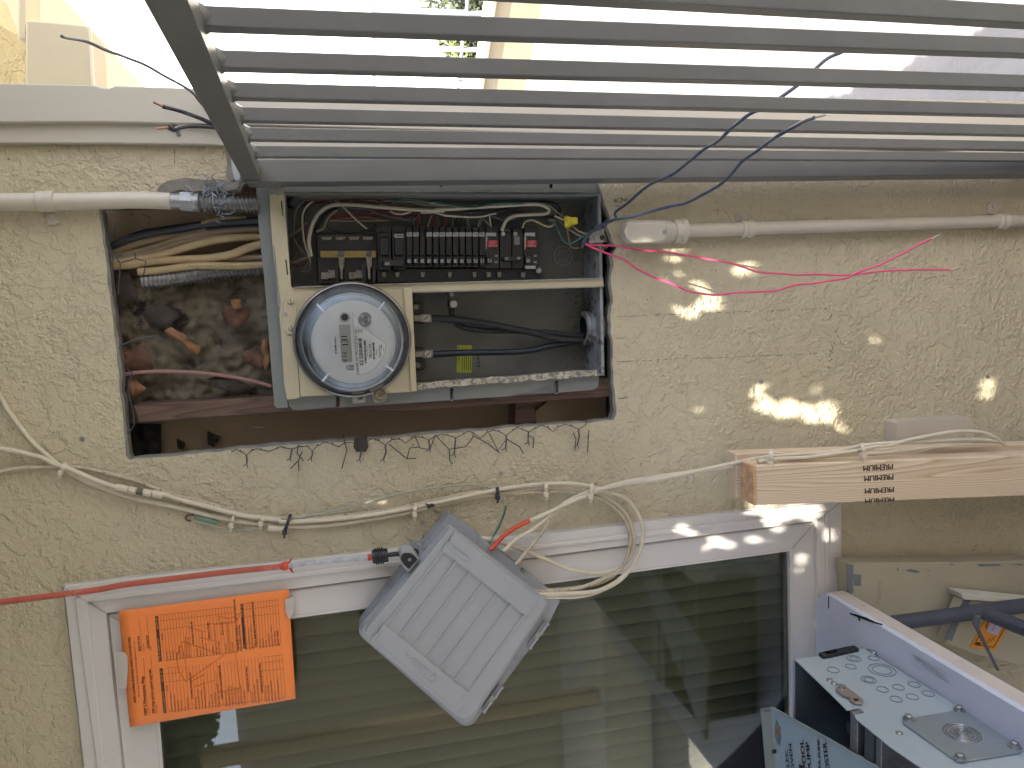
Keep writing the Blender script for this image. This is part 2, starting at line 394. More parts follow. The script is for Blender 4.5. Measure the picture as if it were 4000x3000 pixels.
# corner boards
slab('corner_board', [(-400,316),(0,325),(300,331),(370,333),(412,345),(432,343),(450,334),(800,345),(3000,412),(4400,455),(4400,640),(3000,545),(900,486),(400,476),(0,478),(-400,478)], -.026, 0, trimp, house, bev=.002)
slab('corner_board', [(-400,470),(0,471),(400,470),(900,480),(3000,540),(4400,630),(4400,680),(3000,604),(905,572),(850,566),(400,560),(0,559),(-400,559)], -.014, 0, trimp, house, bev=.002)
for pts in ([(600,480),(700,484),(705,500),(690,520)], ): slab('flaking_paint', [(668,482),(690,484),(706,528),(692,532)], -.0165, -.0142, cement, house, smooth=0)
# framing and hollow behind the cut-out
x0, x1 = P(300,1900,.12).x, P(1000,640,.12).x; z0, z1 = P(2500,1100,.12).z, P(300,1100,.12).z
boxm((x0,.125,z0),(x1,.14,z1)).build('inner_wallboard', paper, house, smooth=0)
slab('stud', [(520,1583),(800,1566),(1100,1545),(1500,1530),(2345,1476),(2400,1480),(2402,1548),(2300,1556),(1600,1606),(1110,1612),(800,1632),(540,1652)], .024, .115, stud, house, bev=.002)
slab('stud', [(380,700),(2380,690),(2380,756),(380,800)], .03, .115, stud, house)
slab('blocking', [(2015,1545),(2085,1540),(2100,1700),(2012,1700)], .06, .124, stud, house)
slab('fire_block', [(300,700),(372,820),(480,1900),(300,1900)], .05, .115, M('dark sheathing', '3c322c', .9, var=.3, vs=20), house)
slab('fire_block', [(2395,690),(2450,690),(2490,1800),(2420,1800)], .04, .115, bpy.data.materials['dark sheathing'], house)
slab('stucco_backing', [(1990,1690),(2150,1560),(2200,1640),(2100,1720)], .1, .124, paper, house)
# insulation batt: a lumpy sheet
ib = MB(); nx, ny = 70, 56; random.seed(11)
import mathutils
for j in range(ny+1):
    for i in range(nx+1):
        px = 380+(1110-380)*i/nx; py = 1080+(1600-1080)*j/ny
        d = mathutils.noise.fractal(V((px*.009, py*.009, 3)), 1, 2.1, 5)
        ib.v.append(P(px, py, .075-d*.022-.012*mathutils.noise.noise(V((px*.03,py*.03,9)))))
for j in range(ny):
    for i in range(nx): a = j*(nx+1)+i; ib.f.append((a, a+nx+1, a+nx+2, a+1))
ib.build('insulation_batt', insul, house, smooth=180, kind='stuff')
ib2 = MB()
for j in range(17):
    for i in range(26):
        px = 500+(850-500)*i/25*.4-10; py = 1655+(1800-1655)*j/16
        d = mathutils.noise.fractal(V((px*.012, py*.012, 8)), 1, 2.1, 4)
        ib2.v.append(P(px, py, .09-d*.03))
for j in range(16):
    for i in range(25): a = j*26+i; ib2.f.append((a, a+26, a+27, a+1))
ib2.build('insulation_scrap', M('dark tar paper', '35332f', .9, var=.3, vs=30, spec=.1), house, smooth=180)
# lath wire: hexagonal netting sticking out along the lower edge, tufts elsewhere
lw = MB(); random.seed(21)
def strand(pts, r=.0009): tubem([P(*p) for p in pts], r, 5, 0, lw)
xs = [905, 940, 985, 1020, 1080, 1110, 1170, 1200, 1240, 1300, 1345, 1390, 1430, 1480, 1530, 1560, 1610, 1650, 1700, 1750, 1810, 1850, 1905, 1950, 2005, 2040, 2090, 2140, 2180, 2230, 2290]
def base_y(x): return 1758-(x-900)*.0775
for i in range(len(xs)-1):
    xa, xb = xs[i], xs[i+1]; ya, yb = base_y(xa), base_y(xb); xm = (xa+xb)/2; dy = random.uniform(14, 30) if i % 2 else random.uniform(-4, 8)
    strand([(xa, ya-6, .012), (xa+random.uniform(-3,3), ya+8, -.006), (xm, (ya+yb)/2+dy, -.012), (xb, yb+8, -.006), (xb, yb-6, .012)])
    if i % 2 and i % 3:
        l = random.uniform(28, 62); tx = xm+random.uniform(-10, 4)
        strand([(xm, (ya+yb)/2+dy, -.012), (xm+random.uniform(-3,3), (ya+yb)/2+dy+l*.5, -.014), (tx, (ya+yb)/2+dy+l, -.016)], .0015)
        strand([(tx, (ya+yb)/2+dy+l, -.016), (tx-14, (ya+yb)/2+dy+l+8, -.018)]); strand([(tx, (ya+yb)/2+dy+l, -.016), (tx+4, (ya+yb)/2+dy+l+14, -.015)])
for a in cv(1100,1700,.678,[]) : pass
for s in ([(985,1665),(1010,1672),(1040,1668)], [(1520,1735),(1590,1792),(1625,1790)], [(1590,1792),(1600,1750),(1640,1745)],[(1620,1700),(1640,1750),(1680,1755),(1700,1700)],
          [(1700,1700),(1755,1755),(1820,1745),(1850,1705)],[(1755,1755),(1757,1800),(1768,1812)],[(1845,1700),(1910,1735),(1950,1768)],[(1910,1690),(1945,1760),(1980,1715)],[(1980,1715),(2030,1745),(2045,1772)],[(2060,1700),(2085,1708),(2082,1750)],[(2240,1690),(2250,1715),(2245,1760)],[(2300,1680),(2295,1770)],
          [(1340,1700),(1355,1760),(1335,1830)], [(1180,1765),(1165,1800),(1135,1830)], [(1165,1800),(1168,1840)],[(1165,1740),(1160,1770),(1185,1800)]):
    strand([(x, y, -.010-.004*(i % 2)) for i, (x, y) in enumerate(s)], .0011)
for s in ([(415,900),(440,1010),(442,1110),(438,1180)], [(450,870),(425,960),(440,985),(475,1000)], [(440,985),(470,1030),(462,1150)],
          [(475,1025),(530,1010),(570,1020),(562,1070),(550,1085)],[(530,1010),(528,990)],[(560,840),(590,850),(580,885),(555,890)],[(515,830),(512,845)],
          [(480,1290),(520,1265),(560,1235),(550,1290)],[(470,1350),(540,1320),(610,1312),(640,1330)],[(495,1440),(515,1455),(500,1530),(520,1600),(525,1660),(505,1690)],[(440,1700),(470,1680),(505,1690)],[(470,1680),(462,1665)],
          [(375,958),(405,955)],[(380,845),(360,860)]):
    strand([(x, y, .004) for x, y in s], .0011)
lw.build('wire_lath', mesh_w, house, smooth=60)
tf = MB(); random.seed(8)
for k in range(46):
    c = P(random.gauss(830, 45), random.gauss(770, 22), random.uniform(-.03, -.012)); q = [c]
    for _ in range(4): q.append(q[-1]+V((random.gauss(0,1), random.gauss(0,.5), random.gauss(0,1)))*.007)
    tubem(q, .0008, 4, 0, tf)
for k in range(10):
    c = P(random.gauss(860, 8), 800+k*7, -.03); tubem([c, c+V((random.gauss(0,.5),-.3,random.gauss(0,1)))*.008], .0008, 4, 0, tf)
tf.build('wire_lath', M('bright steel lath', '8b939c', .45, metal=.6), house, smooth=60, label='tangled tuft of cut lath wire over the conduit')
# lath showing through by the corner boards, and a vent screen
vs_ = MB()
for i in range(14):
    for j in range(3):
        cx, cy = 2440+i*36+(18 if j % 2 else 0), 520+j*13
        tubem([P(cx-10, cy-5, -.02), P(cx-2, cy+6, -.02), P(cx+14, cy+6, -.02), P(cx+22, cy-5, -.02)], .0007, 4, 0, vs_)
vs_.build('vent_screen', mesh_w, house, smooth=0)
# old hair cracks and marker writing on the wall
ck = MB(); random.seed(4)
crackm = M('crack dirt', '4d473e', .9)
def crack(a, b, n, amp, wpx):
    p = []
    for i in range(n+1):
        t = i/n; p.append((a[0]+(b[0]-a[0])*t+random.uniform(-amp,amp), a[1]+(b[1]-a[1])*t+random.uniform(-amp,amp)))
    ck = MB()
    for i, (q, r) in enumerate(zip(p, p[1:])):
        if random.random() < .6: linem([q, r], wpx*random.uniform(.5,1.2), lambda x, y: P(x, y, -.0008), mb=ck)
    ck.build('wall_crack', crackm, house, smooth=0)
crack((2405,1237),(3235,1205),110,2.5,1.7); crack((2405,1412),(3230,1380),110,2.5,1.7); crack((3245,1225),(3262,1290),12,6,2.4); crack((3262,1290),(3240,1440),26,9,2.4); crack((3262,1290),(3290,1350),9,4,1.8)
crack((2405,1557),(2450,1552),8,4,4)
crack((1010,560),(1000,700),12,4,3) if False else crack((683,576),(680,640),8,3,3)
mk = MB()
for l, (y) in enumerate((778, 786)):
    p = [(2398+i*4+random.uniform(-1,1), y+random.uniform(-7,7)) for i in range(14)]; linem(p, 2, lambda x, y: P(x, y, -.0009), mb=mk)
linem([(2405,806),(2412,802),(2416,808),(2424,803)], 2, lambda x, y: P(x, y, -.0009), mb=mk)
mk.build('marker_scribble', ink, house, smooth=0)
for x, y in ((322,1714),(1650,2040),(1956,1848),(2970,1490),(3855,1472)):
    c = P(x, y, .001); an = house_part = discm(c, (0,-1,0), .0042, .0025, 14, hole=.0018).build('wall_anchor', zinc, house, smooth=30)
    discm(c, (0,-1,0), .0018, .0008, 10).build('anchor_hole', ink, an, smooth=30)
# ---- window
wn = MB(); F_out = [(250,2293),(3287,1958),(3288,3000),(3300,4200),(430,4300),(330,3000)]
# jamb profile steps
fr_in = [(413,2395),(3192,2034),(3200,3000),(3210,4150),(560,4260),(475,3000)]
winf = slab('window', F_out, -.016, .03, vinyl, house, holes=[fr_in], bev=.003, label='white vinyl window with dark blinds behind its glass')
ORG[winf.name] = ORG[house.name]
# raised rib of the frame
slab('frame_rib', [(290,2338),(3240,1996),(3245,3000),(3255,4170),(500,4290),(378,3000)], -.020, -.0162, vinyl, winf, holes=[[(340,2352),(3226,2012),(3232,3000),(3240,4160),(520,4280),(410,3000)]], bev=.0015)
sash_o = [(421,2400),(3184,2040),(3192,3000),(3200,4140),(566,4255),(482,3000)]
glass_h = [(588,2486),(3092,2147),(3101,3000),(3110,4050),(720,4180),(628,3000)]
slab('window_sash', sash_o, -.006, .03, vinyl, winf, holes=[glass_h], bev=.003)
slab('window_gasket', fr_in, .012, .03, gasket, winf, holes=[[(590,2486),(3090,2150),(3098,3000),(3105,4050),(720,4180),(632,3000)]])
slab('glazing_bead', [(585,2483),(3095,2144),(3104,3000),(3113,4053),(717,4183),(625,3000)], -.0075, -.0055, vinyl, winf, holes=[[(596,2490),(3086,2153),(3094,3000),(3104,4045),(725,4175),(638,3000)]])
jm = MB()
for q in ([(256,2300),(414,2394)], [(421,2401),(588,2486)], [(3092,2147),(3184,2040)], [(3194,2034),(3283,1962)]): linem(q, 2.5, lambda x, y: P(x, y, -.0205 if x < 414 and y < 2399 or x > 3193 else -.0069), mb=jm)
jm.build('mitre_joint', M('mitre line grey', '8c8984', .8), winf, smooth=0)  # thin grey lines drawn along the corner mitres
slab('caulk_bead', [(243,2284),(600,2243),(1200,2180),(1800,2110),(2400,2045),(2900,1990),(3290,1950),(3288,1959),(2900,2003),(1800,2124),(600,2256),(252,2296),(334,3000),(322,3000)], -.006, .002, caulk, house, bev=.002)
gl = bpy.data.materials.new('window glass'); gl.use_nodes = True
t = gl.node_tree; N = t.nodes; b = N['Principled BSDF']; N.remove(b)
tr = N.new('ShaderNodeBsdfTransparent'); tr.inputs[0].default_value = (.80,.82,.78,1)
gs = N.new('ShaderNodeBsdfGlossy'); gs.inputs['Roughness'].default_value = .015; gs.inputs[0].default_value = (1,1,1,1)
ly = N.new('ShaderNodeFresnel'); ly.inputs[0].default_value = 1.5; mx = N.new('ShaderNodeMixShader')
t.links.new(ly.outputs[0], mx.inputs[0]); t.links.new(tr.outputs[0], mx.inputs[1]); t.links.new(gs.outputs[0], mx.inputs[2]); t.links.new(mx.outputs[0], N['Material Output'].inputs[0])
slab('window_glass', [(575,2475),(3110,2135),(3120,3000),(3125,4060),(710,4190),(615,3000)], .010, .014, gl, winf, smooth=0)
blindm = M('grey green blind fabric', 'a3a494', .75, var=.06, vs=3, stretch=(1,1,.1))
# vertical blinds: tall slats turned a little
ba = P(400, 3000, .07).x - .5; bz0, bz1 = P(3300, 2300, .07).z - .35, P(250, 2600, .07).z
bx = P(2000, 1900, .07).x; k = 0; random.seed(2)
while bx > -1.95:
    a = R(38+random.uniform(-17, 17)); wv = .043; dx, dy = math.cos(a)*wv/2, math.sin(a)*wv/2
    sgn = 1
    mb = MB(); n = 7; f = []
    for zi, z in enumerate((bz0, (bz0+bz1)/2, bz1)):
        for i in range(n):
            t = i/(n-1)*2-1; bow = .005*(1-t*t)
            mb.v.append(V((bx+dx*t+math.sin(a)*bow, .065+dy*t-math.cos(a)*bow, z)))
    for zi in range(2):
        for i in range(n-1): q = zi*n+i; mb.f.append((q, q+1, q+n+1, q+n))
    o = mb.build('blind_slat', blindm, winf, smooth=60); sm_ = o.modifiers.new('t', 'SOLIDIFY'); sm_.thickness = .0006
    bx -= .0335; k += 1
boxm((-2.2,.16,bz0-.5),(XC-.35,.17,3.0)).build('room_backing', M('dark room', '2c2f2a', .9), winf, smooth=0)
# ---- eave above the corner (upper left of the picture)
warm = stucco_mat('sun tinted stucco', 'cdbd8f', .7)  # warm sunlight mixed into the stucco colour
soff = M('soffit paint', 'cfc4a6', .7, var=.05, vs=6)
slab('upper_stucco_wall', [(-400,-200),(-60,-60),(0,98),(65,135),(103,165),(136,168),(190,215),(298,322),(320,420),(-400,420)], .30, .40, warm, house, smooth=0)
slab('eave_beam', [(68,-150),(100,-150),(100,75),(98,163),(68,150)], .22, .29, soff, house, bev=.004)
slab('eave_beam', [(98,78),(120,76),(330,95),(347,103),(369,420),(98,420)], .20, .298, soff, house, bev=.004)
slab('eave_fascia', [(345,100),(353,104),(372,420),(360,420)], .192, .199, M('light fascia', 'e0d8c4', .6), house)
# soffit running back along the side of the house, its edge towards the vanishing point of the wall normal
ez = 2.5; eA = PZ(400, 160, ez); ex = eA.x
boxm((XC-.02, .31, ez), (ex, 9, ez+.12)).build('soffit', soff, house, smooth=0)
# the added leaf canopy, built further down, shades the wall
# ---- low garden wall, planting and white backdrop
nb = empty('garden_wall', PZ(2120, 0, 0), 'low beige capped wall at the far end of the paving', 'wall')
a0, a1 = PZ(2135, -60, 0), PZ(2045, 364, 0); dv = (a1-a0); a0 = a0-dv*1.0; a1 = a1+dv*2.2; nrm_ = V((dv.y, -dv.x, 0)).normalized(); nrm_ = nrm_ if nrm_.y < 0 else -nrm_
hh = .42
MB().add(*prism([a0, a1, a1+V((0,0,hh-.05)), a0+V((0,0,hh-.05))], -nrm_*.2)).build('wall_face', M('beige rendered wall', '9c9076', .9, var=.15, vs=3, bump=.8, bs=12), nb, smooth=0)
MB().add(*prism([a0+nrm_*.03+V((0,0,hh-.05)), a1+nrm_*.03+V((0,0,hh-.05)), a1+nrm_*.03+V((0,0,hh)), a0+nrm_*.03+V((0,0,hh))], -nrm_*.26)).build('wall_cap', M('wall cap', 'b8ad94', .85, var=.1, vs=4), nb, smooth=0, bev=.01)
# fence posts and wire mesh behind it
fn = empty('pool_fence', a0-nrm_*.5, 'thin pale metal fence above the low garden wall', 'fence')
fm = M('pale fence metal', 'a9b4ba', .5, metal=.3); q = MB()
L_ = (a1-a0).length; ud = (a1-a0).normalized()
for i in range(12):
    c = a0-nrm_*.45+ud*(L_*(i+.5)/12); discm(c, (0,0,1), .022, 1.3, 10).build('fence_post', fm, fn, smooth=30)
q = MB()
for z in (.5, 1.28): tubem([a0-nrm_*.45+V((0,0,z)), a1-nrm_*.45+V((0,0,z))], .016, 8, 0).build('fence_rail', fm, fn, smooth=30)
# planting: leafy shrubs
leafg = [M('shrub leaf', '454f38', .5, var=.35, vs=8), M('shrub leaf yellow', '6b7a34', .5, var=.35, vs=8)]
random.seed(15)
def shrub(c, rx, rz, n, label, mats, ls=.05):
    o = empty('shrub', c, label, 'shrub', 'shrubs behind the low garden wall')
    for mi, mm in enumerate(mats):
        q = MB()
        for _ in range(n):
            p = V((random.gauss(0,1), random.gauss(0,1), random.gauss(0,1))).normalized()*random.random()**.4
            p = V(c)+V((p.x*rx, p.y*rx, rz+p.z*rz)); u = V((random.gauss(0,1),random.gauss(0,1),random.gauss(0,1))).normalized(); v = u.orthogonal().normalized(); s = ls*random.uniform(.6,1.3)
            q.add([p-u*s, p+v*s*.45, p+u*s, p-v*s*.45], [(0,1,2,3)])
        q.build('foliage', mm, o, smooth=0)
    tubem([V(c), V(c)+V((.02,0,rz))], .02, 6, 0).build('stem', stud, o)
for i, (t_, s, lab) in enumerate(((.30,.34,'dark leafy shrub left of the fence post behind the garden wall'),(.40,.42,'taller rounded shrub behind the pale fence, nearest the gate top'),(.52,.30,'small yellowish shrub at the right of the planting'),(.18,.36,'broad shrub at the outer end of the garden wall'))):
    shrub(a0-nrm_*(.75+.1*i)+ud*(L_*t_), s, s*1.05, 1100, lab, leafg if i != 1 else leafg[:1])
# white facade added so the background burns out like glare
nh = empty('white_backdrop', (4, 9, 0), 'white facade added as a blown-out backdrop beyond the garden wall', 'house')
wh = M('backdrop white', 'f2efe9', .9, var=.02)
boxm((-1.5, 9.0, 0), (14, 9.3, 7)).build('facade', wh, nh, smooth=0)
boxm((4.2, 8.985, .9), (5.4, 9.05, 2.1)).build('window', M('pale window', 'c9d2da', .3), nh, smooth=0)
boxm((-2, 8.7, 6.9), (14.5, 9.4, 7.1)).build('roof_edge', wh, nh, smooth=0)
# wall behind the camera: mirrored in the window glass
bw = empty('yard_wall', (-2.5, -3.4, 0), 'beige block wall closing the yard opposite the house', 'wall')
boxm((-7, -3.9, 0), (3.5, -3.7, 2.5)).build('block_face', M('block wall', 'b9ae97', .9, var=.1, vs=3, bump=.8, bs=20), bw, smooth=0)
boxm((-7, -3.7, 0), (3.5, -2.7, .3)).build('added_bright_step', M('added bright step', 'd9d4c4', .8), bw, smooth=0)  # unseen step added so its sunlit top mirrors as a light band
boxm((-7.05, -3.93, 2.5), (3.55, -3.67, 2.57)).build('wall_cap', trimp, bw, smooth=0)
# ---- unseen leaf canopy added to shade the wall, its gaps shaped for the dapples
DAP = [  # photo x, y, rx, ry on the wall plane
 (2600,985,34,14),(2765,980,34,18),(3050,945,52,32),(3365,945,16,32),(2650,1040,20,20),(2735,1110,40,36),(2600,1090,16,16),(2905,1062,62,56),(2665,1215,46,46),(2695,1250,30,30),(2795,1185,18,24),
 (2900,1555,34,18),(2985,1588,44,42),(3075,1605,36,28),(3140,1635,50,30),(3240,1620,18,14),(2720,1618,16,34),(3862,1485,34,38),(3852,1568,26,22),(3185,1508,16,8),(3275,1678,14,8),(2972,1485,16,10),
 (2710,700,44,18),(3250,705,66,20),
 (2706,2040,28,40),(2930,1996,40,36),(3035,2052,46,50),(3160,1988,95,38),(3258,2070,42,48),(3130,2190,24,34),(2880,2122,10,10),(2755,2163,14,6),(2970,2105,18,9),(2792,2093,9,9),
 (2965,1935,40,40),(3930,1790,20,8),(3960,2620,20,10),(3510,2900,30,14),(1225,1230,5,5)]
vn = empty('shade_canopy', (-.6, -1.2, 0), 'unseen leaf canopy added to shade the wall and throw sun dapples', 'shade canopy')
random.seed(77)
q = MB(); SH = SUN
def dap_hit(p):
    t = p.y/(-SUN.y) if False else (0-p.y)/(-SUN.y)
    w_ = p-SUN*((p.y-0)/SUN.y)                       # where this leaf's shadow centre lands on the wall plane
    c = w_-CAM; cc = V((c.dot(Rw), c.dot(Dw), c.dot(Fw)))
    if cc.z <= 0: return False
    px, py = 2000+FP*cc.x/cc.z, 1500+FP*cc.y/cc.z
    for x, y, rx, ry in DAP:
        if ((px-x)/(rx+(24 if rx > 30 else 40)))**2+((py-y)/(ry+(24 if rx > 30 else 40)))**2 < 1: return True
    return False
AX0, AX1, AY0, AY1 = -2.6, .94, -3.4, .02
cnt = 0
while cnt < 69000:
    p = V((random.uniform(AX0, AX1), random.uniform(AY0, AY1), random.uniform(2.62, 2.86))); cnt += 1
    if dap_hit(p): continue
    u = V((random.gauss(0,1),random.gauss(0,1),random.gauss(0,.45))).normalized(); v = u.cross(V((random.gauss(0,.5),random.gauss(0,.5),1))).normalized(); s = random.uniform(.028,.044)
    q.add([p-u*s, p-u*s*.2+v*s*.75, p+u*s, p-u*s*.2-v*s*.75], [(0,1,2,3)])
q.build('foliage', leafg[0], vn, smooth=0)
q = MB()
for x in (-2.5, -.9, .8): boxm((x-.02, -3.0, 2.88), (x+.02, 0, 2.98)).build('canopy_rafter', lumber, vn, smooth=0)
q = MB()
for x in (-2.5, .8): boxm((x-.045, -2.9, 0), (x+.045, -2.81, 2.88)).build('post', lumber, vn, smooth=0)  # posts of the added canopy, out of view
# ------------------------------------------------------------------ gate
XG = .232
gate = empty('security_gate', (XG, -.06, .2), 'grey painted metal bar gate standing open beside the panel', 'gate')
ty = -1.18
rb = PX(600, 0, XG); zt = rb.z
# the top rail runs out from the wall towards the camera; post is plumb beside the panel
bt = .0162
bars = [(2000,-190),(2000,128),(2000,281),(2000,392),(2000,478),(2000,550),(2000,597)]
zr = PX(940, 690, XG-.012)
railz = PX(700, 130, XG-.012).z
slope_pts = [(590,0),(905,640)]
r0 = P(980, 690, -.07); r0.x = XG-.012
r1 = PX(668, 0, XG-.012)
d2 = (r1-r0).normalized(); r2 = r0+d2*1.45
def beam(a, b, wx, wz, name, par, bev=.0015, **k):
    a = V(a); b = V(b); t = (b-a).normalized(); X = V((1,0,0)); Z = X.cross(t).normalized()
    q = [a-X*wx/2-Z*wz/2, a+X*wx/2-Z*wz/2, a+X*wx/2+Z*wz/2, a-X*wx/2+Z*wz/2]
    return MB().add(*prism(q, b-a)).build(name, gatep, par, bev=bev, **k)
beam(r0+V((0,.03,0)), r2, .024, .028, 'top_rail', gate)
ys = []
for (xa, ya), (xb, yb_) in (((2000,-48),(4000,67)),((786,75),(4000,189)),((868,239),(4000,325)),((922,358),(4000,433)),((955,450),(4000,512)),((987,526),(4000,572)),((1014,594),(4000,615)),((1000,-330),(4000,-130))):
    g0, g1 = PX(xa, ya, XG), PX(xb, yb_, XG); D_ = g1-g0
    zt_ = (r0+(r2-r0)*((g0.y-r0.y)/(r2.y-r0.y))).z-.010
    g_t = g0+D_*((g0.z-zt_)/-D_.z); g_b = g0+D_*((g0.z-.25)/-D_.z)
    tt = (g_b-g_t).normalized(); Yv = V((0,1,0)); Yv = (Yv-tt*Yv.dot(tt)).normalized(); Xv = tt.cross(Yv)
    MB().add(*prism([g_t+(-Xv-Yv)*bt/2, g_t+(Xv-Yv)*bt/2, g_t+(Xv+Yv)*bt/2, g_t+(-Xv+Yv)*bt/2], g_b-g_t)).build('gate_bar', gatep, gate, bev=.0012)
    discm(g_t-V((0,0,.012)), (0,0,1), .0078, .013, 8, r2=.015).build('weld_bead', gatep, gate)
boxm((XG-.012, -1.25, .21), (XG+.012, -.06, .25)).build('bottom_rail', gatep, gate, bev=.0015)
a = P(2000,617,-.085); bq = P(2000,703,-.085)
pw = [(945,706),(4300,706),(4300,622),(1040,622)]
boxm((bq.x, -.085, .05), (a.x, -.03, P(955,690,-.085).z)).build('hinge_post', gatep, gate, bev=.002)
# rounded cap piece on the post
q = MB(); c = P(922,640,-.05)
slab('post_cap', [(905,592),(915,585),(925,586),(936,640),(940,700),(930,708),(914,702),(903,650)], -.05, -.02, M('pale cap paint', '9ba0a0', .5), gate, bev=.003)
# ------------------------------------------------------------------ conduits
def straps(root, pts_list):
    pass
up = empty('conduit', P(400,787,-.02), 'cream painted conduit entering the cut-out from above', 'conduit')
rC = pxr(29, -.02)
tube('pipe', [P(-500,786,-.022), P(200,788,-.022), P(500,782,-.022), P(640,785,-.022)], rC, cond, up, res=20)
tube('bare_pipe', [P(630,785,-.0205), P(712,787,-.0205)], rC*.97, galv, up, res=20, sm=0)
mbp = MB(); random.seed(31)      # ragged end of the paint
tubem([P(640,785,-.022), P(668,786,-.022)], lambda t: rC*(1.0), 20, 0, mbp)
mbp.build('paint_edge', cond, up)
lathem(P(705,788,-.02), (P(752,790,-.02)-P(705,788,-.02)), [(rC*.9,0),(rC*1.25,.001),(rC*1.3,.02),(rC*1.25,.021),(rC*.8,.022)], 6).build('lock_nut', galv, up, smooth=20)
lathem(P(752,791,-.02), (P(780,791,-.02)-P(752,791,-.02)), [(rC*.8,0),(rC*1.15,.001),(rC*1.12,.008),(rC*1.2,.011),(rC*.9,.0125)], 24).build('connector', galv, up)
lathem(P(146,787,-.022), (P(200,787,-.022)-P(146,787,-.022)), [(rC,0),(rC*1.16,.001),(rC*1.22,.005),(rC*1.12,.009),(rC*1.22,.014),(rC*1.2,.026),(rC,.027)], 24).build('strap', cond, up)
slab('strap_tab', [(150,812),(206,812),(225,824),(228,868),(205,878),(182,876),(176,830)], -.006, 0, cond, up, bev=.002)
discm(P(202,846,-.006), (0,-1,0), .005, .003, 12).build('screw', cond, up, bev=.001)
def flexm(pts, r, pitch, mb=None):
    c = cr([P(*p) for p in pts], 10); L_ = sum((b-a).length for a, b in zip(c, c[1:])); n = int(L_/pitch*8)
    # resample evenly
    out = [c[0]]; acc = 0; step = L_/n; k = 0; cur = c[0]
    d = []
    s = 0; cum = [0]
    for a, b in zip(c, c[1:]): s += (b-a).length; cum.append(s)
    for i in range(n+1):
        t = s*i/n; j = 0
        while j < len(cum)-2 and cum[j+1] < t: j += 1
        f = (t-cum[j])/(cum[j+1]-cum[j]+1e-9); d.append(c[j].lerp(c[j+1], f))
    return tubem(d, lambda t: r*(1+.13*math.sin(t*n/8*2*math.pi)), 16, 0, mb)
alu = M('flexible aluminium conduit', '9b9a98', .3, metal=.85, var=.12, vs=60, dirt='5b5650', dirt_amt=.36, dirt_s=80)
flexm([(775,793,-.018),(870,798,-.012),(1010,802,0.0)], pxr(27), .0062).build('flexible_conduit', alu, None, label='shiny spiral metal conduit joining the painted conduit to the panel top', cat='conduit')
flexm([(560,1100,.05),(700,1085,.045),(850,1060,.05),(1030,1050,.06)], pxr(27, .05), .0075).build('flexible_conduit', alu, None, label='spiral metal conduit lying on the insulation under the yellow cables', cat='conduit')
lo = empty('conduit', P(3200,890,-.02), 'cream painted conduit with elbow fitting running down below the panel', 'conduit')
rL = lambda r: pxr(r, -.03)
tube('pipe', [P(2670,902,-.024), P(2900,894,-.024), P(4000,861,-.024), P(4400,849,-.024)], rL(27), cond, lo, res=20, sm=0)
ax_ = (P(4000,861,-.024)-P(2670,902,-.024)).normalized()
lathem(P(2598,905,-.026), ax_, [(rL(30),0),(rL(42),.001),(rL(44),.008),(rL(38),.010),(rL(38),.016),(rL(46),.017),(rL(46),.030),(rL(50),.031),(rL(50),.040),(rL(30),.041)], 28).build('coupling', cond, lo)
# conduit body: long capsule with a rounded end
q = MB(); r_ = rL(47); c0 = P(2600,905,-.028); c1 = P(2424,908,-.028); n_ = 14
prof = []
L_ = (c0-c1).length
for i in range(n_+1):
    a = math.pi/2*i/n_; prof.append((r_*math.sin(a), r_*.8*(1-math.cos(a))))
prof += [(r_*1.02, L_*.6), (r_, L_-.001), (r_*.7, L_)]
lathem(c1, (c0-c1), prof, 28).build('elbow_body', cond, lo)
slab('elbow_cover', [(2438,905),(2450,880),(2475,868),(2590,864),(2604,872),(2604,938),(2590,946),(2475,948),(2450,936)], -.054, -.040, cond, lo, bev=.004, seg=3)
for x, y in ((2463,908),(2596,905)): discm(P(x, y, -.054), (0,-1,0), .0042, .002, 12).build('screw', cond if x < 2500 else zinc, lo)
for (xa, xb, y, tab) in ((2893,2948,895,[(2878,862),(2878,832),(2884,828),(2916,828),(2918,866)]), (3892,3943,865,[(3862,836),(3862,800),(3872,788),(3898,790),(3904,842)])):
    lathem(P(xa, y+.5, -.024), ax_, [(rL(27),0),(rL(33),.001),(rL(36),.006),(rL(31),.010),(rL(31),.015),(rL(36),.019),(rL(35),.025),(rL(27),.026)], 24).build('strap', cond, lo)
    slab('strap_tab', tab, -.006, 0, cond, lo, bev=.0015)
    discm(P(sum(p[0] for p in tab)/5+2, tab[3][1]+16, -.006), (0,-1,0), .0046, .003, 12).build('screw', cond, lo)
# ------------------------------------------------------------------ utility panel
pan = empty('electrical_panel', P(1700,1100,.05), 'open grey service panel set in the wall with breakers on its upper half', 'electrical panel')
YF, YB = -.004, .105
rim = [(1108,753),(2347,757),(2354,1105),(2361,1466),(1640,1521),(1126,1532)]
inn = [(1116,762),(2338,766),(2345,1105),(2352,1457),(1640,1511),(1134,1522)]
slab('box_wall', rim, YF, YB, steel, pan, holes=[inn])
slab('back_pan', rim, YB-.004, YB, steel_in, pan)
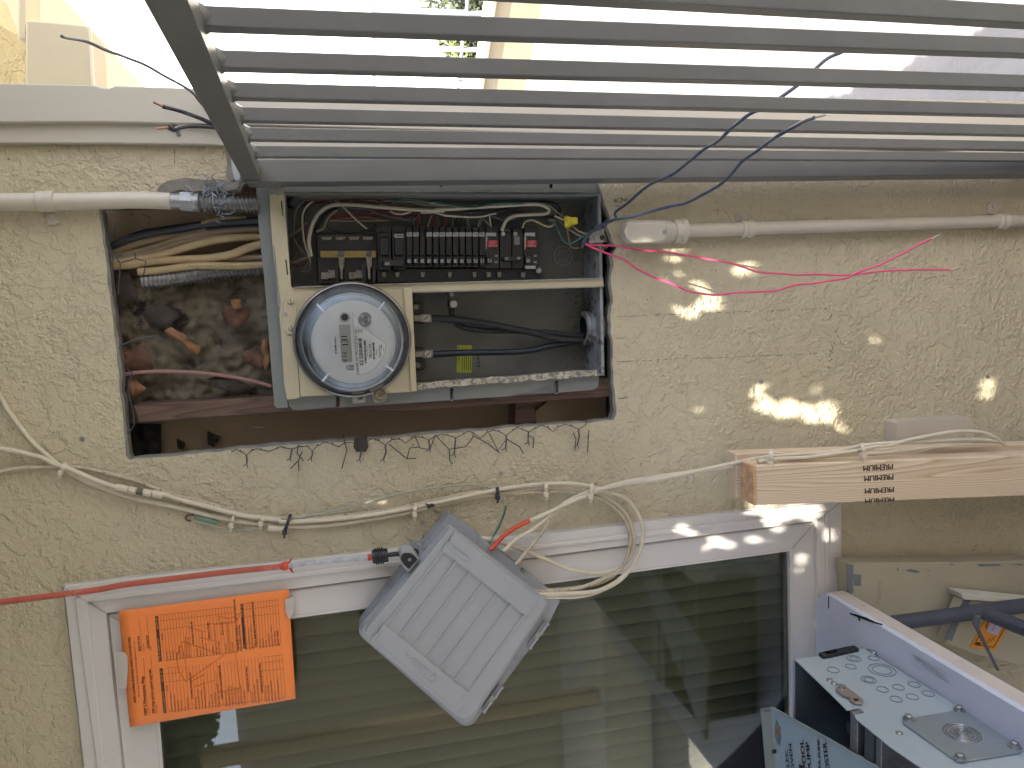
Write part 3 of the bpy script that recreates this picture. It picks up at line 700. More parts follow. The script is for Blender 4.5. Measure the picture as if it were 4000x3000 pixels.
# flanges
slots_lo = [[(x-7,y-22),(x,y-27),(x+7,y-22),(x+7,y+22),(x,y+27),(x-7,y+22)] for x, y in ((1320,1567),(1765,1541),(2174,1513))]
slab('lower_flange', [(1126,1545),(1640,1520),(2340,1464),(2338,1500),(2333,1515),(2318,1523),(2000,1547),(1600,1574),(1160,1603),(1145,1601),(1130,1585),(1124,1565)], .006, .009, steel, pan, holes=slots_lo)
slots_up = [[(x-6,y-16),(x,y-20),(x+6,y-16),(x+6,y+12),(x,y+17),(x-6,y+12)] for x, y in ((1260,716),(1723,716),(2153,720))]
slab('upper_flange', [(1108,692),(2300,690),(2335,705),(2340,748),(2340,756),(1108,752)], .006, .009, steel, pan, holes=slots_up)
slab('left_flange', [(1000,722),(1052,722),(1068,960),(1092,1200),(1106,1400),(1124,1592),(1082,1594),(1072,1585),(1060,1450),(1046,1250),(1028,1050),(1010,880)], -.002, .001, steel, pan)
slab('upper_flange_lip', [(1108,742),(2280,744),(2280,752),(1108,751)], -.0065, .004, galv, pan)
# gritty lower end of the box
ge = slab('gritty_end_wall', [(2336,770),(2345,770),(2352,1105),(2360,1455),(2350,1455)], YF-.001, YB-.01, grime, pan)
# dirt drift on back pan near that end
q = MB(); random.seed(9)
for i in range(500):
    px = 2300-abs(random.gauss(0, 38)); py = random.uniform(800, 1450)
    if 1085 < py < 1130: continue
    c = P(px, py, YB-.006); r = random.uniform(.0008,.0035)
    vs = [c+V((random.gauss(0,1),random.gauss(0,1),random.gauss(0,1))).normalized()*r for _ in range(5)]
    q.add(vs, [(0,1,2),(0,2,3),(0,3,4),(1,3,2),(0,4,1),(1,4,3)])
q.build('grit', M('grit', '6d675d', .95, var=.3, vs=90), pan, smooth=0, kind='stuff')
# chipped paint along the lower rim
q = MB(); pts = []; random.seed(13)
top = [(1630+i*18, 1497-(i*18)*.078+random.uniform(-3,3)) for i in range(40)]; bot = [(1630+i*18, 1521-(i*18)*.0775+random.uniform(-4,4)+max(0,(i-25))*.0) for i in range(40)]
slab('chipped_rim', top+bot[::-1], -.007, -.0042, chip, pan, smooth=0)
# divider rail
slab('divider_rail', [(1128,1124),(1700,1108),(2357,1089),(2359,1118),(1700,1140),(1128,1146)], -.010, .03, cream, pan, bev=.001)
slab('divider_lip', [(1150,1119),(1700,1103),(2356,1085),(2357,1090),(1700,1108),(1150,1124)], -.014, .02, galv, pan)
slab('divider_lip', [(1600,1139),(1700,1137),(2360,1116),(2360,1121),(1700,1142),(1600,1144)], -.013, .02, galv, pan)
slab('divider_wall', [(1150,1128),(2350,1100),(2350,1104),(1150,1132)], .03, YB, steel_in, pan)
# left upright strip, partly stripped of paint
strip = [(1051,728),(1070,724),(1108,735),(1112,800),(1120,900),(1128,1000),(1136,1116),(1150,1140),(1155,1150),(1160,1200),(1158,1310),(1162,1420),(1168,1500),(1171,1553),(1150,1558),(1122,1560),(1110,1500),(1104,1400),(1098,1300),(1088,1200),(1078,1080),(1064,950),(1056,830)]
cs = slab('cover_strip', strip, -.0155, .0, cream, pan, holes=[[(1096,785),(1101,783),(1108,842),(1103,843)],[(1114,1015),(1119,1014),(1126,1074),(1121,1075)]], bev=.001)
slab('bare_patch', [(1052,729),(1070,726),(1107,736),(1108,762),(1094,760),(1085,764),(1070,758),(1054,762)], -.0162, -.0156, galv, cs)
slab('bare_patch', [(1068,960),(1072,962),(1086,1090),(1090,1130),(1097,1180),(1092,1230),(1086,1190),(1078,1080)], -.0162, -.0156, galv, cs)
slab('strip_tab', [(1118,1150),(1130,1142),(1148,1146),(1159,1165),(1160,1290),(1152,1306),(1120,1306),(1108,1290),(1102,1240),(1108,1180)], -.019, -.0158, cream, pan, bev=.001)
for x, y in ((1136,1178),(1138,1278)):
    sc_ = lathem(P(x, y, -.019), (0,-1,0), [(.0062,0),(.0062,.003),(.004,.0045),(0,.0045)], 6).build('hex_screw', cream, pan, smooth=20)
    linem([(x-2, y-10),(x+2, y+10)], 2.5, lambda a, b_: P(a, b_, -.0239)).build('screw_slot', ink, sc_, smooth=0)
discm(P(1115,1227,-.019), (0,-1,0), .0035, .002, 12).build('rivet', zinc, pan)
# cover plate under the meter
mcover = [(1152,1139),(1400,1135),(1573,1131),(1578,1124),(1609,1122),(1614,1220),(1619,1340),(1629,1528),(1590,1532),(1400,1540),(1174,1549),(1166,1440),(1162,1330)]
slab('meter_cover', mcover, -.0175, -.0135, cream, pan, bev=.001)
slab('cover_fold', [(1573,1131),(1578,1124),(1609,1122),(1614,1220),(1619,1340),(1629,1528),(1604,1530),(1594,1340)], -.0225, -.0178, cream, pan, bev=.002)
# hanging cable entry ring
hub = P(2285,1282,.055)
q = lathem(hub, (0,0,-1), [(.024,-.004),(.034,-.003),(.0345,.002),(.031,.004),(.0345,.007),(.031,.009),(.0345,.012),(.031,.014),(.035,.017),(.037,.03)], 36)
q.build('threaded_hub', grime, pan)
lathem(hub, (0,0,-1), [(.024,-.004),(.024,.03)], 30).build('hub_bore', black, pan)
# knockout rings on the back
q = MB()
q = None
for x, y, r in ((2250,1130,5),(2228,1172,17),(2228,1172,9),(2200,1000,40),(2200,1000,24),(2060,1140,5),(2150,958,3),(2150,1072,3)):
    discm(P(x, y, YB-.0052), (0,-1,0), pxr(r, YB), .0012, 22, hole=pxr(r, YB)*.86).build('knockout_ring', steel, pan)
# caution label, stamped number
lab = slab('caution_label', [(1786,1348),(1844,1349),(1843,1456),(1838,1456),(1783,1455)], .099, .1004, M('yellow green label', 'a9b13c', .6, var=.05), pan)
PLb = lambda x, y: P(x, y, .0985)
q = MB(); textm('CAUTION', (1798,1418), (1796,1356), (1788,1418), PLb, mb=q)
for i in range(5): linem([(1806+i*8, 1448-(i%3)*3), (1806+i*8, 1356+(i*13)%22)], 2.2, PLb, mb=q)
q.build('label_print', ink, lab, smooth=0)
textm('E648', (1874,1434), (1874,1382), (1862,1434), lambda x, y: P(x, y, YB-.0045)).build('stamped_number', ink, pan, smooth=0)
# service lugs
def lug(x, y, flip):
    s = -1 if flip else 1
    slab('lug_block', [(x-42,y-62*s),(x-6,y-62*s),(x+8,y-54*s),(x+8,y+22*s),(x-42,y+22*s)], .045, .09, black, pan, bev=.002)
    b_ = slab('cable_lug', [(x-36,y-14),(x-4,y-14),(x+2,y-18),(x+38,y-18),(x+40,y+16),(x+2,y+18),(x-4,y+14),(x-36,y+14)], .030, .05, lugm, pan, bev=.002)
    discm(P(x+18, y, .030), (0,-1,0), .0062, .003, 16).build('lug_screw', zinc, b_)
    linem([(x+10, y+7),(x+26, y-7)], 3.5, lambda a, c: P(a, c, .0266)).build('screw_slot', ink, b_, smooth=0)
    discm(P(x-22, y-42*s, .045), (0,-1,0), .005, .002, 14).build('lug_screw', lugm, pan)
lug(1648, 1242, False); lug(1654, 1384, True)
b_ = slab('neutral_lug', [(1755,1172),(1786,1172),(1787,1202),(1756,1204)], .03, .06, lugm, pan, bev=.002)
slab('lug_bracket', [(1753,1140),(1780,1140),(1782,1250),(1762,1250),(1753,1200)], .061, .075, steel_in, pan)
discm(P(1772,1188,.03), (0,-1,0), .0065, .003, 16).build('lug_screw', zinc, b_)
discm(P(1764,1150,.061), (0,-1,0), .004, .002, 12).build('screw', zinc, pan)
# ground clamp at the hole in the gritty end
q = slab('ground_clamp', [(2303,905),(2330,898),(2362,890),(2363,925),(2360,950),(2330,950),(2302,952)], -.012, .02, galv, pan, bev=.002)
discm(P(2312,928,-.012), (0,-1,0), .006, .002, 16, hole=.003).build('clamp_screw', lugm, q); discm(P(2352,928,-.012), (0,-1,0), .0048, .001, 14).build('clamp_hole', ink, q)
# bus bars left of the breakers
slab('breaker_base', [(1235,912),(1480,912),(1480,1108),(1240,1112)], .06, .095, black, pan, bev=.002)
for i in range(4):
    x = 1255+i*53.5
    slab('terminal', [(x,925),(x+42,925),(x+37,937),(x+5,937)], .055, .06, lugm, pan)
bb = slab('bus_bar', [(1250,980),(1470,980),(1470,1006),(1250,1006)], .046, .05, brass, pan, bev=.0008)
for i in range(2):
    x = 1333+i*108
    lathem(P(x, 991, .046), (0,-1,0), [(.0055,0),(.0055,.002),(.0048,.003),(.003,.003),(.003,.001),(0,.001)], 20).build('bolt', steel_in, bb)
    slab('bus_stab', [(x-12,1002),(x+13,1002),(x+12,1042),(x+6,1050),(x+7,1090),(x-4,1090),(x-6,1048),(x-10,1042)], .040, .048, lugm, pan, bev=.0008)
    slab('stab_clip', [(x-78,1064),(x-52,1064),(x-50,1054),(x-24,1056),(x-24,1086),(x-50,1086),(x-54,1090),(x-78,1090)], .046, .06, lugm, pan)
    slab('stab_holder', [(x-26,1030),(x-12,1020),(x-12,1100),(x-24,1108)], .036, .06, black, pan); slab('stab_holder', [(x+14,1040),(x+26,1046),(x+24,1108),(x+14,1104)], .036, .06, black, pan)
slab('breaker_rail', [(1470,1048),(2112,1046),(2112,1098),(1470,1106)], .055, .095, black, pan, bev=.002)
for i, x in enumerate((1500,1552,1652,1757,1854,1910,1950,2044)):
    s_ = slab('rail_clip', [(x-9,1062),(x+9,1062),(x+7,1084),(x-7,1084)], .046, .056, lugm, pan, bev=.0008)
discm(P(2103,1057,.05), (0,-1,0), .0055, .003, 14).build('screw', zinc, pan)
# ---- breakers
YFb = .030
def breaker(x, w_, num, label, marked=True, kind='single', grp='circuit breakers in the panel'):
    o = empty('circuit_breaker', P(x+w_/2, 970, .06), label, 'circuit breaker', grp)
    k = 1.0; xl, xr = x+1.0, x+w_-1.0
    slab('breaker_body', [(xl,908),(xr,908),(xr,1046),(xl,1046)], YFb+.006, .07, black, o, bev=.0012)
    slab('wire_end', [(xl+1,886),(xr-1,886),(xr-1,908),(xl+1,908)], YFb+.016, .07, black, o, bev=.001)
    if kind == 'single':
        slab('breaker_shoulder', [(xl+2,920),(xr-2,920),(xr-2,1000),(xl+2,1000)], YFb, YFb+.008, black, o, bev=.002)
    if marked:
        a = slab('rating_sticker', [(xl+2,908),(xr-1,907),(xr-1,923),(xl+1,924)], YFb-.0012, YFb+.006, white, o)
        linem([(xl+6,914),(xr-6,914)], 3, lambda a_, b_: P(a_, b_, YFb-.0017)).build('sticker_print', ink, a, smooth=0)
    h = slab('handle', [(xl+4,1004),(xr-4,1004),(xr-4,1032),(xl+4,1032)], YFb-.010, YFb+.01, black, o, bev=.0015)
    textm(num, (xr-5,1012), (xl+5,1012), (xr-5,1027), lambda a_, b_: P(a_, b_, YFb-.0105), bold=.05).build('handle_number', white, h, smooth=0)
    return o
o = empty('circuit_breaker', P(1528,970,.06), 'wide two pole 100 amp breaker at the top of the breaker stack', 'circuit breaker')
for a, b_ in ((1472,1527),(1530,1585)):
    slab('breaker_body', [(a,906),(b_,906),(b_,1056),(a+6,1056)], YFb+.004, .07, black, o, bev=.0015)
    slab('wire_end', [(a+2,888),(b_-2,888),(b_-2,908),(a+2,908)], YFb+.014, .07, black, o)
    slab('breaker_shoulder', [(a+10,925),(b_-8,925),(b_-8,1000),(a+10,1000)], YFb-.003, YFb+.006, black, o, bev=.0025)
h = slab('handle', [(1494,1014),(1580,1012),(1580,1038),(1494,1040)], YFb-.012, YFb+.01, black, o, bev=.0015)
textm('100', (1521,1024), (1504,1024), (1521,1036), lambda a_, b_: P(a_, b_, YFb-.0125), bold=.04).build('handle_number', white, h, smooth=0)
a = slab('rating_sticker', [(1541,914),(1575,914),(1575,928),(1541,928)], YFb-.004, YFb+.004, white, o); linem([(1547,921),(1570,921)], 4, lambda a_, b_: P(a_, b_, YFb-.0046)).build('sticker_print', ink, a, smooth=0)
nums = ['20','20','20','20','20','20','20','20','20','15','15','15']
ords = ['first','second','third','fourth','fifth','sixth','seventh','eighth','ninth','first','second','third']
for i, n_ in enumerate(nums):
    x = 1586+i*25.8
    if i == 2: lb = 'narrow 20 amp breaker without a white sticker, third below the 100 amp breaker'
    elif n_ == '20': lb = 'narrow 20 amp breaker, %s counting down from the wide 100 amp breaker' % ords[i]
    else: lb = 'narrow 15 amp breaker, %s of three above the upper red test button' % ords[i]
    breaker(x, 25.8, n_, lb, marked=(i != 2))
def gfci(x0, x1, num, label):
    o = empty('test_button_breaker', P((x0+x1)/2, 970, .06), label, 'circuit breaker')
    slab('breaker_body', [(x0,908),(x1,908),(x1,1050),(x0,1050)], YFb+.004, .07, black, o, bev=.0015)
    slab('wire_end', [(x0+2,888),(x1-2,888),(x1-2,908),(x0+2,908)], YFb+.014, .07, black, o)
    slab('side_label', [(x0+1,921),(x0+8,925),(x0+7,965),(x0+1,980)], YFb+.0025, YFb+.004, white, o)
    slab('rating_sticker', [(x0+2,909),(x1-12,909),(x1-12,923),(x0+2,921)], YFb+.002, YFb+.004, white, o)
    b_ = slab('test_button', [(x0+9,938),(x1-6,937),(x1-6,965),(x0+9,966)], YFb-.004, YFb+.004, redp, o, bev=.001)
    q = MB(); pf = lambda a_, c: P(a_, c, YFb-.0045)
    for s, y in (('PUSH',957),('TO',949),('TEST',940)): textm(s, (x1-9 if s != 'TO' else x1-17, y), (x0+14 if s != 'TO' else x0+20, y), (x1-9 if s != 'TO' else x1-17, y+7), pf, mb=q)
    q.build('button_print', white, b_, smooth=0)
    h = slab('handle', [(x0+6,1000),(x0+26,1000),(x0+26,1030),(x0+6,1030)], YFb-.006, YFb+.005, black, o, bev=.0015)
    textm(num, (x0+23,1012), (x0+9,1012), (x0+23,1026), lambda a_, c: P(a_, c, YFb-.0065), bold=.04).build('handle_number', white, h, smooth=0)
    q = MB(); pf = lambda a_, c: P(a_, c, YFb+.0035)
    for s, y in (('ON',1020),('OFF',995)): textm(s, (x1-5,y), (x1-17,y), (x1-5,y+8), pf, mb=q, bold=.03)
    q.build('switch_print', white, o, smooth=0)
gfci(1896,1950,'15','15 amp breaker with a red test button, directly below the 15 amp row')
gfci(2048,2102,'20','lowest breaker, 20 amp with a red test button and a white bottom sticker')
slab('bottom_sticker', [(2052,1038),(2092,1038),(2092,1050),(2052,1050)], YFb+.002, YFb+.004, white, bpy.data.objects['test_button_breaker.001'])
o = empty('circuit_breaker', P(2000,970,.06), 'wide two pole 60 amp breaker between the two red test buttons', 'circuit breaker')
for a, b_ in ((1953,1998),(2001,2045)):
    slab('breaker_body', [(a,910),(b_,910),(b_,1050),(a,1050)], YFb+.006, .07, black, o, bev=.0015)
    slab('wire_end', [(a+2,892),(b_-4,892),(b_-4,912),(a+2,912)], YFb+.016, .07, black, o)
    discm(P(a+12, 914, YFb+.006), (0,-1,0), .004, .002, 12).build('terminal_screw', zinc, o)
q = MB()
for i in range(8): linem([(2008,926+i*4),(2030,926+i*4)], 2, lambda a_, c: P(a_, c, YFb+.0053), mb=q)
q.build('printed_text', white, o, smooth=0)
h = slab('handle', [(1966,1003),(2040,1000),(2040,1018),(1966,1020)], YFb-.008, YFb+.01, black, o, bev=.0015)
q = MB(); pf = lambda a_, c: P(a_, c, YFb-.0085)
textm('60', (1985,1005), (1974,1005), (1985,1015), pf, mb=q, bold=.04); textm('60', (2032,1004), (2020,1004), (2032,1014), pf, mb=q, bold=.04); q.build('handle_number', white, h, smooth=0)
# ------------------------------------------------------------------ meter
mt = empty('electric_meter', P(1378,1327,-.02), 'round glass electric meter with a digital display plugged in the cream cover', 'electric meter')
mc = P(1378,1327,-.0225); N_ = (0,-1,0)
ringm = M('meter ring steel', '8f8b86', .35, metal=.55, var=.15, vs=40, dirt='6b625a', dirt_amt=.35, dirt_s=70)
rr = pxr(216, -.03)
lathem(mc, N_, [(rr*.93,-.001),(rr,.001),(rr*1.005,.012),(rr*.985,.017),(rr*.965,.018),(rr*.955,.014),(rr*.95,.002)], 72).build('sealing_ring', ringm, mt)
darkb = M('meter dark base', '8a8b8d', .45, var=.1)
lathem(mc, N_, [(rr*.95,.001),(rr*.95,.004),(rr*.86,.0065),(rr*.85,.010),(rr*.5,.010)], 64).build('meter_base', darkb, mt)
f_c = P(1383,1337,-.082)
facem = M('meter face', 'bebfbc', .5, var=.02)
rf = pxr(152, -.082)
discm(f_c+V((0,.004,0)), N_, rf*1.02, .004, 64).build('face_plate', facem, mt)
lathem(f_c+V((0,.045,0)), N_, [(rf*1.14,-.01),(rf*1.12,.02),(rf*1.06,.041),(rf*1.0,.042)], 64).build('inner_collar', M('pale blue collar', '9aa5ac', .3, var=.1), mt)
lathem(P(1379,1335,-.034), N_, [(pxr(190,-.034),0),(pxr(188,-.045),.004),(pxr(183,-.05),.012),(pxr(178,-.05),.013),(pxr(176,-.05),.022),(pxr(170,-.06),.024),(pxr(168,-.06),.034),(pxr(160,-.07),.036),(pxr(156,-.07),.041)], 72).build('sky_reflection_collar', M('sky reflection collar', 'a9b0b4', .25, var=.05), mt)  # opaque pale rings stand for sky mirrored in the glass side
glc = bpy.data.materials.new('clear cover'); glc.use_nodes = True; b = glc.node_tree.nodes['Principled BSDF']
b.inputs['Base Color'].default_value = (.93,.95,.96,1); b.inputs['Transmission Weight'].default_value = 1; b.inputs['Roughness'].default_value = .03; b.inputs['IOR'].default_value = 1.3
glc2 = bpy.data.materials.new('clear cover thin'); glc2.use_nodes = True; t = glc2.node_tree; N = t.nodes; N.remove(N['Principled BSDF'])
tr = N.new('ShaderNodeBsdfTransparent'); tr.inputs[0].default_value = (.93,.95,.97,1); gs = N.new('ShaderNodeBsdfGlossy'); gs.inputs['Roughness'].default_value = .06
lw_ = N.new('ShaderNodeLayerWeight'); lw_.inputs[0].default_value = .22; mx = N.new('ShaderNodeMixShader')
t.links.new(lw_.outputs['Fresnel'], mx.inputs[0]); t.links.new(tr.outputs[0], mx.inputs[1]); t.links.new(gs.outputs[0], mx.inputs[2]); t.links.new(mx.outputs[0], N['Material Output'].inputs[0])
cc0 = P(1376,1325,-.032)
lathem(cc0, N_, [(rr*.94,0),(rr*.93,.006),(rr*.86,.009),(rr*.83,.012),(rr*.80,.062),(rr*.785,.070),(rr*.76,.0745),(rr*.735,.0755),(rr*.72,.074),(rr*.705,.072),(rr*.69,.074),(rr*.0,.0742)], 72).build('glass_cover', glc2, mt)
q = MB()
frost = M('frosted plastic', 'b9c2c8', .3)
for ang in (140, 40, 230, 318):
    a = R(ang); e = V((math.cos(a), 0, math.sin(a))); p = cc0+V((0,-.0755,0))+e*rr*.735; s = V((-e.z,0,e.x))
    MB().add(*prism([p-e*.008-s*.0016, p+e*.009-s*.0016, p+e*.009+s*.0016, p-e*.008+s*.0016], (0,.003,0))).build('cover_lug', frost, mt, bev=.0005)
PMf = lambda x, y: P(x, y, -.0825)
PMm = lambda x, y: P(x, y, -.0830)
mcv = lambda pts: cv(1100,1100,.3315,pts)
quad = lambda pts, name, mat, par, Y=-.0823, Y2=-.0819, **k: slab(name, mcv(pts), Y, Y2, mat, par, **k)
quad([(675,510),(805,505),(835,945),(708,952)], 'lcd_display', M('lcd grey', '8c8d86', .3), mt, -.0832, -.082)
q = MB(); pf = lambda x, y: P(x, y, -.0836)
def mtext(s, p0, p1, p2, q=q, pf=PMm, **k):
    a, b_, c = mcv([p0, p1, p2]); textm(s, a, b_, c, pf, mb=q, **k)
mtext('131', (785,745), (770,640), (715,748), pf=pf, bold=.01); mtext('d 1d', (770,945), (762,835), (722,948), pf=pf)
mtext('CL200 240V 3W TYPE C2SOD 30TA 1.0Kh', (915,1092), (885,560), (890,1094))
mtext('SCE 222010-840140', (965,985), (945,668), (922,988), bold=.004)
mtext('300 311 560', (1065,895), (1055,732), (1035,898)); mtext('OpenWay', (1170,895), (1165,750), (1145,898)); mtext('USA', (1210,822), (1207,785), (1198,823)); mtext('CA 0.5', (912,606), (905,535), (900,607)); mtext('FM2S', (932,605), (928,555), (920,606)); mtext('60Hz', (955,602), (950,555), (942,603)); mtext('E9852', (1125,862),(1122,800),(1115,863)); mtext('S52017-840140', (1015,890),(1012,750),(1006,891))
def bars_(x0, x1, y0, y1, n, sl):
    random.seed(int(x0))
    for i in range(n):
        y = y0+(y1-y0)*i/n; a, b_ = mcv([(x0-(y-y0)*sl, y), (x1-(y-y0)*sl, y)]); linem([a, b_], random.choice((.7,1.2,1.8)), PMm, mb=q)
bars_(980,1003,960,685,40,-.05); bars_(1080,1102,912,715,30,-.05); bars_(632,650,852,650,30,-.05)
linem(mcv([(855,1037),(790,1040),(765,1020),(765,1005),(785,990),(853,985)]), 2.2, PMm, mb=q); linem(mcv([(856,1018),(790,1020)]), 2, PMm, mb=q); linem(mcv([(852,1002),(790,1004)]), 2, PMm, mb=q)
linem(mcv([(795,402),(812,400)]), 1.5, PMm, mb=q); linem(mcv([(795,430),(812,428)]), 1.5, PMm, mb=q); linem(mcv([(1175,740),(1180,790)]), 2, PMm, mb=q)
q.build('face_print', ink, mt, smooth=0)
q = MB(); linem(mcv([(832,355),(890,1098),(1000,1085),(1110,1010),(1190,900),(1225,800),(1228,720),(1140,670),(1040,600),(960,520),(890,440),(832,362)]), 1.6, PMf, mb=q)
linem(mcv([(600,840),(560,700),(545,620)]), .8, PMf, mb=q)
q.build('face_outline', M('face outline', '8f9496', .6), mt, smooth=0)
quad([(845,370),(892,1095),(1000,1083),(1110,1008),(1188,898),(1222,800),(1226,722),(1140,672),(1040,604),(955,520)], 'name_plate', M('name plate', 'cbcac6', .5, var=.01), mt)
discm(P(*mcv([(745,420)])[0], -.083), N_, pxr(13,-.08), .0015, 24).build('optical_port', black, mt)
discm(P(*mcv([(745,420)])[0], -.082), N_, pxr(18,-.08), .0008, 24, hole=pxr(15.5,-.08)).build('port_ring', ringm, mt)
k_ = [(905+(0),450)]
pl_ = []
for i in range(20):
    a = 2*math.pi*i/20; x, y = 985+80*math.cos(a), 447+88*math.sin(a); pl_.append((min(x, 1056), y))
tp = quad(pl_, 'terminal_port', M('port grey', '77777a', .5), mt, -.0835, -.082)
for x, y in ((950,404),(1030,447),(958,494)): discm(P(*mcv([(x,y)])[0], -.0835), N_, pxr(6,-.08), .0012, 14).build('port_pin', M('pin', '9d9c9a', .4), tp)
for x, y in ((993,422),(993,470)): discm(P(*mcv([(x,y)])[0], -.0833), N_, pxr(6,-.08), .0006, 14).build('port_pin', M('pin dark', '606064', .5), tp)
# sealing tabs of the ring
slab('seal_tab', mcv([(820,1300),(972,1292),(985,1305),(995,1420),(985,1428),(840,1437),(830,1425)]), -.030, -.027, ringm, mt, holes=[mcv([(895,1365),(905,1340),(930,1335),(950,1348),(958,1368),(945,1390),(920,1398),(900,1388)])], bev=.001)
slab('seal_tab', mcv([(1028,1235),(1190,1182),(1205,1190),(1230,1310),(1245,1360),(1215,1410),(1160,1428),(1090,1425),(1075,1410)]), -.034, -.028, ringm, mt, bev=.0015)
lathem(P(*mcv([(1160,1332)])[0], -.034), N_, [(.0098,0),(.0098,.008),(.0088,.010),(.0072,.010),(.0072,.007),(.004,.006),(.0022,.006),(.002,.001),(0,.001)], 28).build('barrel_lock', M('lock brass', '7d7664', .35, metal=.7, var=.2, vs=50), mt)
# ------------------------------------------------------------------ wires inside the panel
wm = {'w': M('white wire','bdb5a3',.5,var=.1,vs=40,dirt='7f776a',dirt_amt=.36,dirt_s=90), 't': M('tan wire','8a7f6f',.55,var=.15,vs=40), 'r': M('red wire','7e2630',.5,var=.15), 'g': M('green wire','2f5a52',.5,var=.15),
      'k': M('black wire','25282c',.45,var=.2), 'm': M('maroon wire','5c3a3c',.55,var=.15), 's': M('grey wire','565a5f',.5,var=.15), 'y': M('cream wire','b8ad84',.5,var=.1), 's2': M('salmon wire','8f6a62',.55,var=.1)}
A = lambda pts: cv(1130,680,.3029,pts); B5 = lambda pts: cv(1000,700,.3616,pts); B6 = lambda pts: cv(1700,700,.3616,pts)
def pw_(pts, r, m, Y0, Y1, label, group=None, cat='wire', name='wire'):
    wire(name, pts, r, wm[m] if isinstance(m, str) else m, Y0, Y1, label=label, cat=cat, group=group or 'wires crowded inside the electrical panel')
pw_(A([(285,1060),(255,900),(265,780),(300,640),(370,520),(480,430),(620,395),(850,400),(1200,430),(1600,460),(2000,475)])+B6([(0,330),(200,322),(500,300),(800,285),(1000,272),(1150,280),(1230,330),(1190,375),(1000,385),(850,400),(775,440),(740,500),(720,560)]), .0034, 'w', .03, .035, 'thick white wire sweeping the whole length above the breakers')
pw_(A([(1000,705),(860,590),(700,430),(600,345),(500,305),(400,310),(280,370),(195,460),(168,600),(190,850),(250,1060),(270,1150)]), .0018, 'w', .04, .06, 'thin white wire looped like an arch left of the 100 amp breaker')
pw_(A([(60,760),(65,560),(100,430),(200,340),(330,315),(480,330),(600,370),(720,420),(850,440),(1000,450),(1100,490),(1250,540),(1400,570),(1560,590),(1640,560),(1675,490)]), .0018, 's', .035, .05, 'dark grey wire running from the panel end to over the breakers')
pw_(A([(250,1000),(205,750),(208,520),(280,420),(430,375),(560,400),(680,460),(760,530),(820,600)]), .0015, 'm', .06, .07, 'thin maroon wire arching beside the white arch')
pw_(A([(350,740),(440,700),(480,600),(540,520),(620,465)]), .0022, 't', .05, .05, 'short tan wire bent beside the thick white wire')
pw_(A([(520,560),(700,552),(900,520),(1100,482),(1280,480),(1500,475),(1700,470)]), .0018, 'r', .06, .06, 'upper red wire stretched behind the white bundle')
pw_(A([(540,575),(900,560),(1200,540),(1500,545),(1700,530),(1900,500)]), .0018, 'r', .065, .065, 'lower red wire stretched behind the white bundle')
pw_(A([(530,592),(700,572),(900,560),(1050,560),(1150,590),(1300,600)]), .0015, 's2', .062, .06, 'salmon coloured wire under the red wires')
pw_(A([(520,602),(800,605),(1050,600),(1250,604)]), .0013, 't', .055, .055, 'thin straight tan wire above the bare terminals')
pw_(A([(1300,400),(1450,318),(1560,320),(1650,345),(1750,365),(1880,360),(2000,390)])+B6([(0,250),(150,275),(300,300),(450,298),(600,270),(750,255),(950,262)]), .0020, 'g', .03, .03, 'teal green wire twisting along the upper edge of the panel')
pw_(A([(900,262),(1000,268),(1100,277),(1280,268),(1400,290),(1560,318)])+B6([(0,270),(120,285)]), .0018, 'w', .045, .045, 'cream wire highest in the panel beside the teal wire')
pw_(A([(1010,345),(1080,333),(1150,370),(1250,415)]), .0018, 't', .05, .05, 'short cream wire end curling over the thick white wire')
pw_(A([(1200,345),(1500,345),(1700,388),(1900,402),(2150,405)]), .0024, 't', .055, .055, 'tan wire tucked under the teal wire')
pw_(A([(1300,478),(1370,512),(1470,515),(1570,485)]), .0018, 'w', .036, .04, 'little white loop hanging under the thick white wire')
pw_(A([(1700,500),(1880,498),(2000,528),(2200,548)])+B6([(100,395),(350,408),(500,405),(600,380),(660,370)]), .0019, 'w', .04, .04, 'long white wire just above the breaker ends')
pw_(A([(798,372),(800,330),(835,320),(900,345),(1000,382),(1130,390),(1230,330),(1300,315),(1400,350),(1620,400)]), .0017, 's', .04, .04, 'grey wire with a hooked end beside the cream wires')
pw_(A([(480,600),(490,680),(600,742),(800,765),(950,745),(1060,700),(1120,640)]), .0009, 'k', .06, .06, 'very thin dark wire drooping across the bare terminals')
pw_(A([(330,770),(380,640),(450,540),(560,470),(700,440),(900,430)]), .0036, 'k', .06, .065, 'thick black wire curving behind the thick white wire')
pw_(A([(20,60),(75,120),(95,230),(85,330),(40,385),(-10,380)]), .0075, 'k', .012, .03, 'heavy black cable bending in at the top corner of the panel', cat='cable', name='cable')
pw_(A([(-10,60),(40,130),(60,230),(45,330),(0,380)]), .0055, 'k', .012, .02, 'second heavy black cable tight in the top corner of the panel', cat='cable', name='cable')
for i, (x0, y0, x1, y1, m, l) in enumerate(((1595,540,1596,690,'s','grey wire dropping into the first narrow breaker'),(1675,520,1655,690,'r','red wire dropping into the second narrow breaker'),(1830,540,1770,690,'t','slanted brown wire dropping into the third narrow breaker'),(1890,520,1850,690,'r','red wire dropping into the fourth narrow breaker'),
      (1910,540,1920,690,'s','grey wire dropping into the fifth narrow breaker'),(2015,540,1998,690,'m','maroon wire dropping into the sixth narrow breaker'),(2110,540,2090,690,'s','grey wire dropping into the seventh narrow breaker'),(2160,530,2158,690,'k','black wire dropping into the eighth narrow breaker'))):
    pw_(A([(x0,y0),((x0+x1)/2+6,(y0+y1)/2),(x1,y1+20)]), .0016, m, .055, .055, l)
